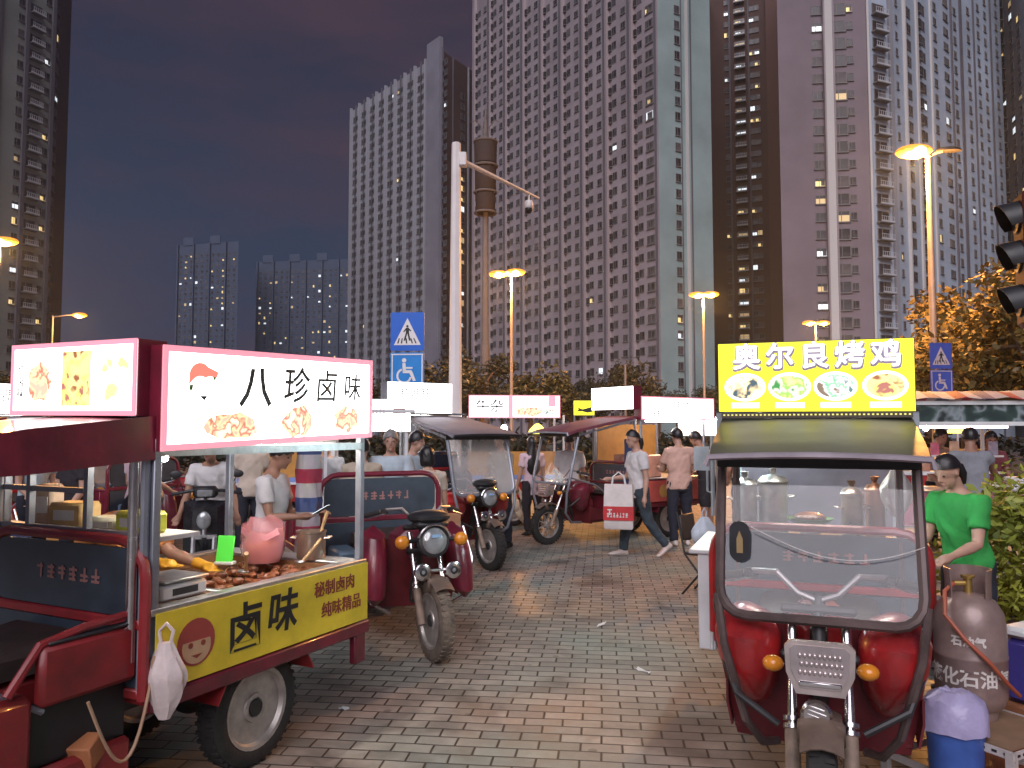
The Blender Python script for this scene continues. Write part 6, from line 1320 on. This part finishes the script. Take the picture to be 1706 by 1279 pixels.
_, hd_, _ = person('person in white T-shirt looking down at a phone behind the braised food counter', P(452, 6.3), face_dir(1, -.12), 1.60, 4, (22, 0), STAND, ((18, 6, 78, 12), (18, 6, 78, 12)), white, tan, .62, hair='short', skin=skind, shoe=shb, seed=12, group=gpp)
ph_ = T(*P(452, 6.3)) @ RZ(face_dir(1, -.12)) @ ((hd_[0] + hd_[1]) / 2 + Vector((0, -.02, .03)))
o = thing('mobile_phone', 'phone held by the person in white T-shirt behind the counter', 'phone', tuple(ph_), face_dir(1, -.12)); MB(blackp).box((0, 0, 0), (.075, .15, .01), RX(R(-30)), .004).build('case', o); MB(emit('phone_screen', (.7, .8, .9), .7)).box((0, .003, .006), (.066, .136, .003), RX(R(-30))).build('screen', o)
person('person in white T-shirt seated on the black motor scooter', (-3.12 - .245 * .9, 7.9 + .97 * .9, 0), R(14), 1.70, 22, (0, -20), ((72, 78), (72, 78)), ((35, 12, 25, 0), (35, 12, 25, 0)), white, blackf, .62, .6, hair='short', skin=skind, shoe=shb, seed=13, z=.84, girth=1.08, group=gpp)
person('vendor with yellow rubber gloves bending over the braised food trays', tuple(lcw(-.86, 1.98)), face_dir(.95, -.30), 1.60, 48, (-8, -10), STAND, ((108, 4, 26, 0), (100, 2, 24, 4)), fabric('orange_apron', (.50, .20, .06)), navy, .8, hair='bob', shoe=shb, seed=14, gloves=ylg, vox=.009, group=gpp)
person('woman in green T-shirt with tied black hair looking down beside the roast chicken tricycle', P(1604, 5.15), face_dir(-1, -.35), 1.54, 10, (22, 0), STAND, ((25, 8, 55, 10), (28, 8, 55, 10)), green, navy, .62, hair='bun', shoe=shb, seed=15, vox=.008, girth=1.08, group=gpp)
person('person in grey sleeveless vest reaching over the tarpaulin stall counter', P(1612, 9.0), face_dir(.55, .8), 1.72, 12, (12, 0), STAND, ((60, 10, 20, 0), (62, 8, 15, 0)), greyt, navy, .22, hair='short', skin=skind, shoe=shb, seed=16, girth=1.15, group=gpp)
person('person in dark clothes at the picture edge behind the tarpaulin stall counter', (6.75, 11.1, 0), R(-10), 1.66, 5, (10, 0), STAND, ((20, 8, 50, 0), (20, 8, 50, 0)), fabric('maroon_cotton', (.2, .05, .06)), navy, .6, hair='short', skin=skind, shoe=shb, seed=17, group=gpp)
for px, Y, rz, lab, tp, sd in ((236, 9.3, 160, 'person in lilac shirt with their back turned behind the near window post', pinkw, 31), (130, 8.6, -30, 'person in dark shirt standing behind the window grid', blackf, 32), (545, 9.9, 20, 'person in grey shirt standing behind the striped tarpaulin bundle', greyt, 33), (420, 10.4, 200, 'person in cream shirt far behind the counter, between scooter and phone user', cream, 34), (60, 9.4, 60, 'person in light blue shirt near the picture edge behind the window grid', lblue, 35), (1235, 13.0, 170, 'person in white shirt beyond the roast chicken tricycle, past the dark-shirted one', white, 36), (1560, 11.5, 10, 'vendor in pale shirt behind the tarpaulin stall counter', cream, 37)):
    person(lab, P(px, Y), R(rz), 1.6 + .1 * ((sd * 37) % 10) / 10, 3, (8, 10), STAND, ((15, 8, 50, 5), (10, 8, 35, 5)), tp, navy, .6, hair='short', shoe=shb, seed=sd, group=gpp, vox=.014)
# things they carry
o = thing('shopping_bag', 'large white shopping bag with a red band carried by the walking person', 'shopping bag', (1.40, 10.3, .40), R(-12))
mb = MB(mat('white_bag_fabric', (.66, .60, .58), .6, 0, .15, 6, .3)); mb.loft([[(x * w_, y * d_, z_) for x, y in ((-1, -1), (-.33, -1.08), (.33, -1.08), (1, -1), (1.04, 0), (1, 1), (.33, 1.08), (-.33, 1.08), (-1, 1), (-1.04, 0))] for z_, w_, d_ in ((0, .17, .08), (.02, .185, .095), (.3, .19, .10), (.58, .18, .07))]); b0 = mb.build('body', o)
mb = MB(mat('red_band', (.55, .03, .035), .5)); mb.loft([[(x * .196, y * .107, z_) for x, y in ((-1, -1), (-.33, -1.08), (.33, -1.08), (1, -1), (1.04, 0), (1, 1), (.33, 1.08), (-.33, 1.08), (-1, 1), (-1.04, 0))] for z_ in (.12, .30)], False); b1 = mb.build('band', o); mb = MB(); bars(mb, frame((-.01, -.1175, .19), (1, 0, 0), (0, 0, 1)), .28, 7, .06, plastic_white, 3); mb.prism([(-.14, .03), (-.08, .03), (-.08, .045), (-.14, .045)], frame((0, -.1175, .22), (1, 0, 0), (0, 0, 1)), .002); mb.prism([(-.118, -.03), (-.102, -.03), (-.102, .03), (-.118, .03)], frame((0, -.1175, .22), (1, 0, 0), (0, 0, 1)), .002); mb.build('lettering', b1)
for s in (-1, 1): MB(plastic_white).tube([(-.09, s * .07, .56), (-.07, s * .05, .68), (0, 0, .74), (.07, s * .05, .68), (.09, s * .07, .56)], .009, 6).build('handle', o)
o = thing('paper_bag', 'brown paper bag hanging beside the person in the cream T-shirt', 'paper bag', P(752, 8.05), R(10)); o.location.z = .46
mb = MB(mat('kraft_paper', (.40, .20, .11), .8, 0, .2, 6, .3)); mb.box((0, 0, .19), (.19, .10, .38), None, .006); mb.build('body', o); MB(MT['kraft_paper']).tube([(-.05, -.03, .37), (-.04, -.02, .43), (0, -.01, .46), (.04, -.02, .43), (.05, -.03, .37)], .006, 6).build('handle', o)

for i, (x, y, sx, sy, lab) in enumerate(((-1.02, 4.85, .06, .035, 'white paper scrap on the bricks between the two maroon tricycles'), (.78, 6.9, .16, .03, 'pale flattened drinking straw wrapper on the bricks'), (.92, 5.6, .13, .035, 'crumpled pale tissue on the bricks near the white shelf'), (.35, 3.9, .05, .05, 'torn corner of a paper bag on the bricks in the open walkway'))):
    o = thing('litter', lab, 'litter', (x, y, .004), i * 1.1, 'litter on the bricks'); mb = MB(plastic_white); mb.sheet([[(-sx / 2 + sx * a / 3, -sy / 2 + sy * b_ / 3, .004 + .008 * math.sin(a * 2.1 + b_ * 1.7 + i)) for a in range(4)] for b_ in range(4)], .002); mb.build('paper', o)

# ------------------------------------------------------------------ night haze
m = bpy.data.materials.new('night_haze'); m.use_nodes = True; nt = m.node_tree; nt.nodes.clear()
out = nt.nodes.new('ShaderNodeOutputMaterial'); v = nt.nodes.new('ShaderNodeVolumePrincipled')
v.inputs['Color'].default_value = (.6, .75, 1, 1); v.inputs['Density'].default_value = .0006; v.inputs['Anisotropy'].default_value = .6
nt.links.new(v.outputs[0], out.inputs['Volume'])
b = MB(m); b.box((0, 265, 69), (620, 570, 141)); hz = b.build('haze', smooth=False); hz['kind'] = 'stuff'
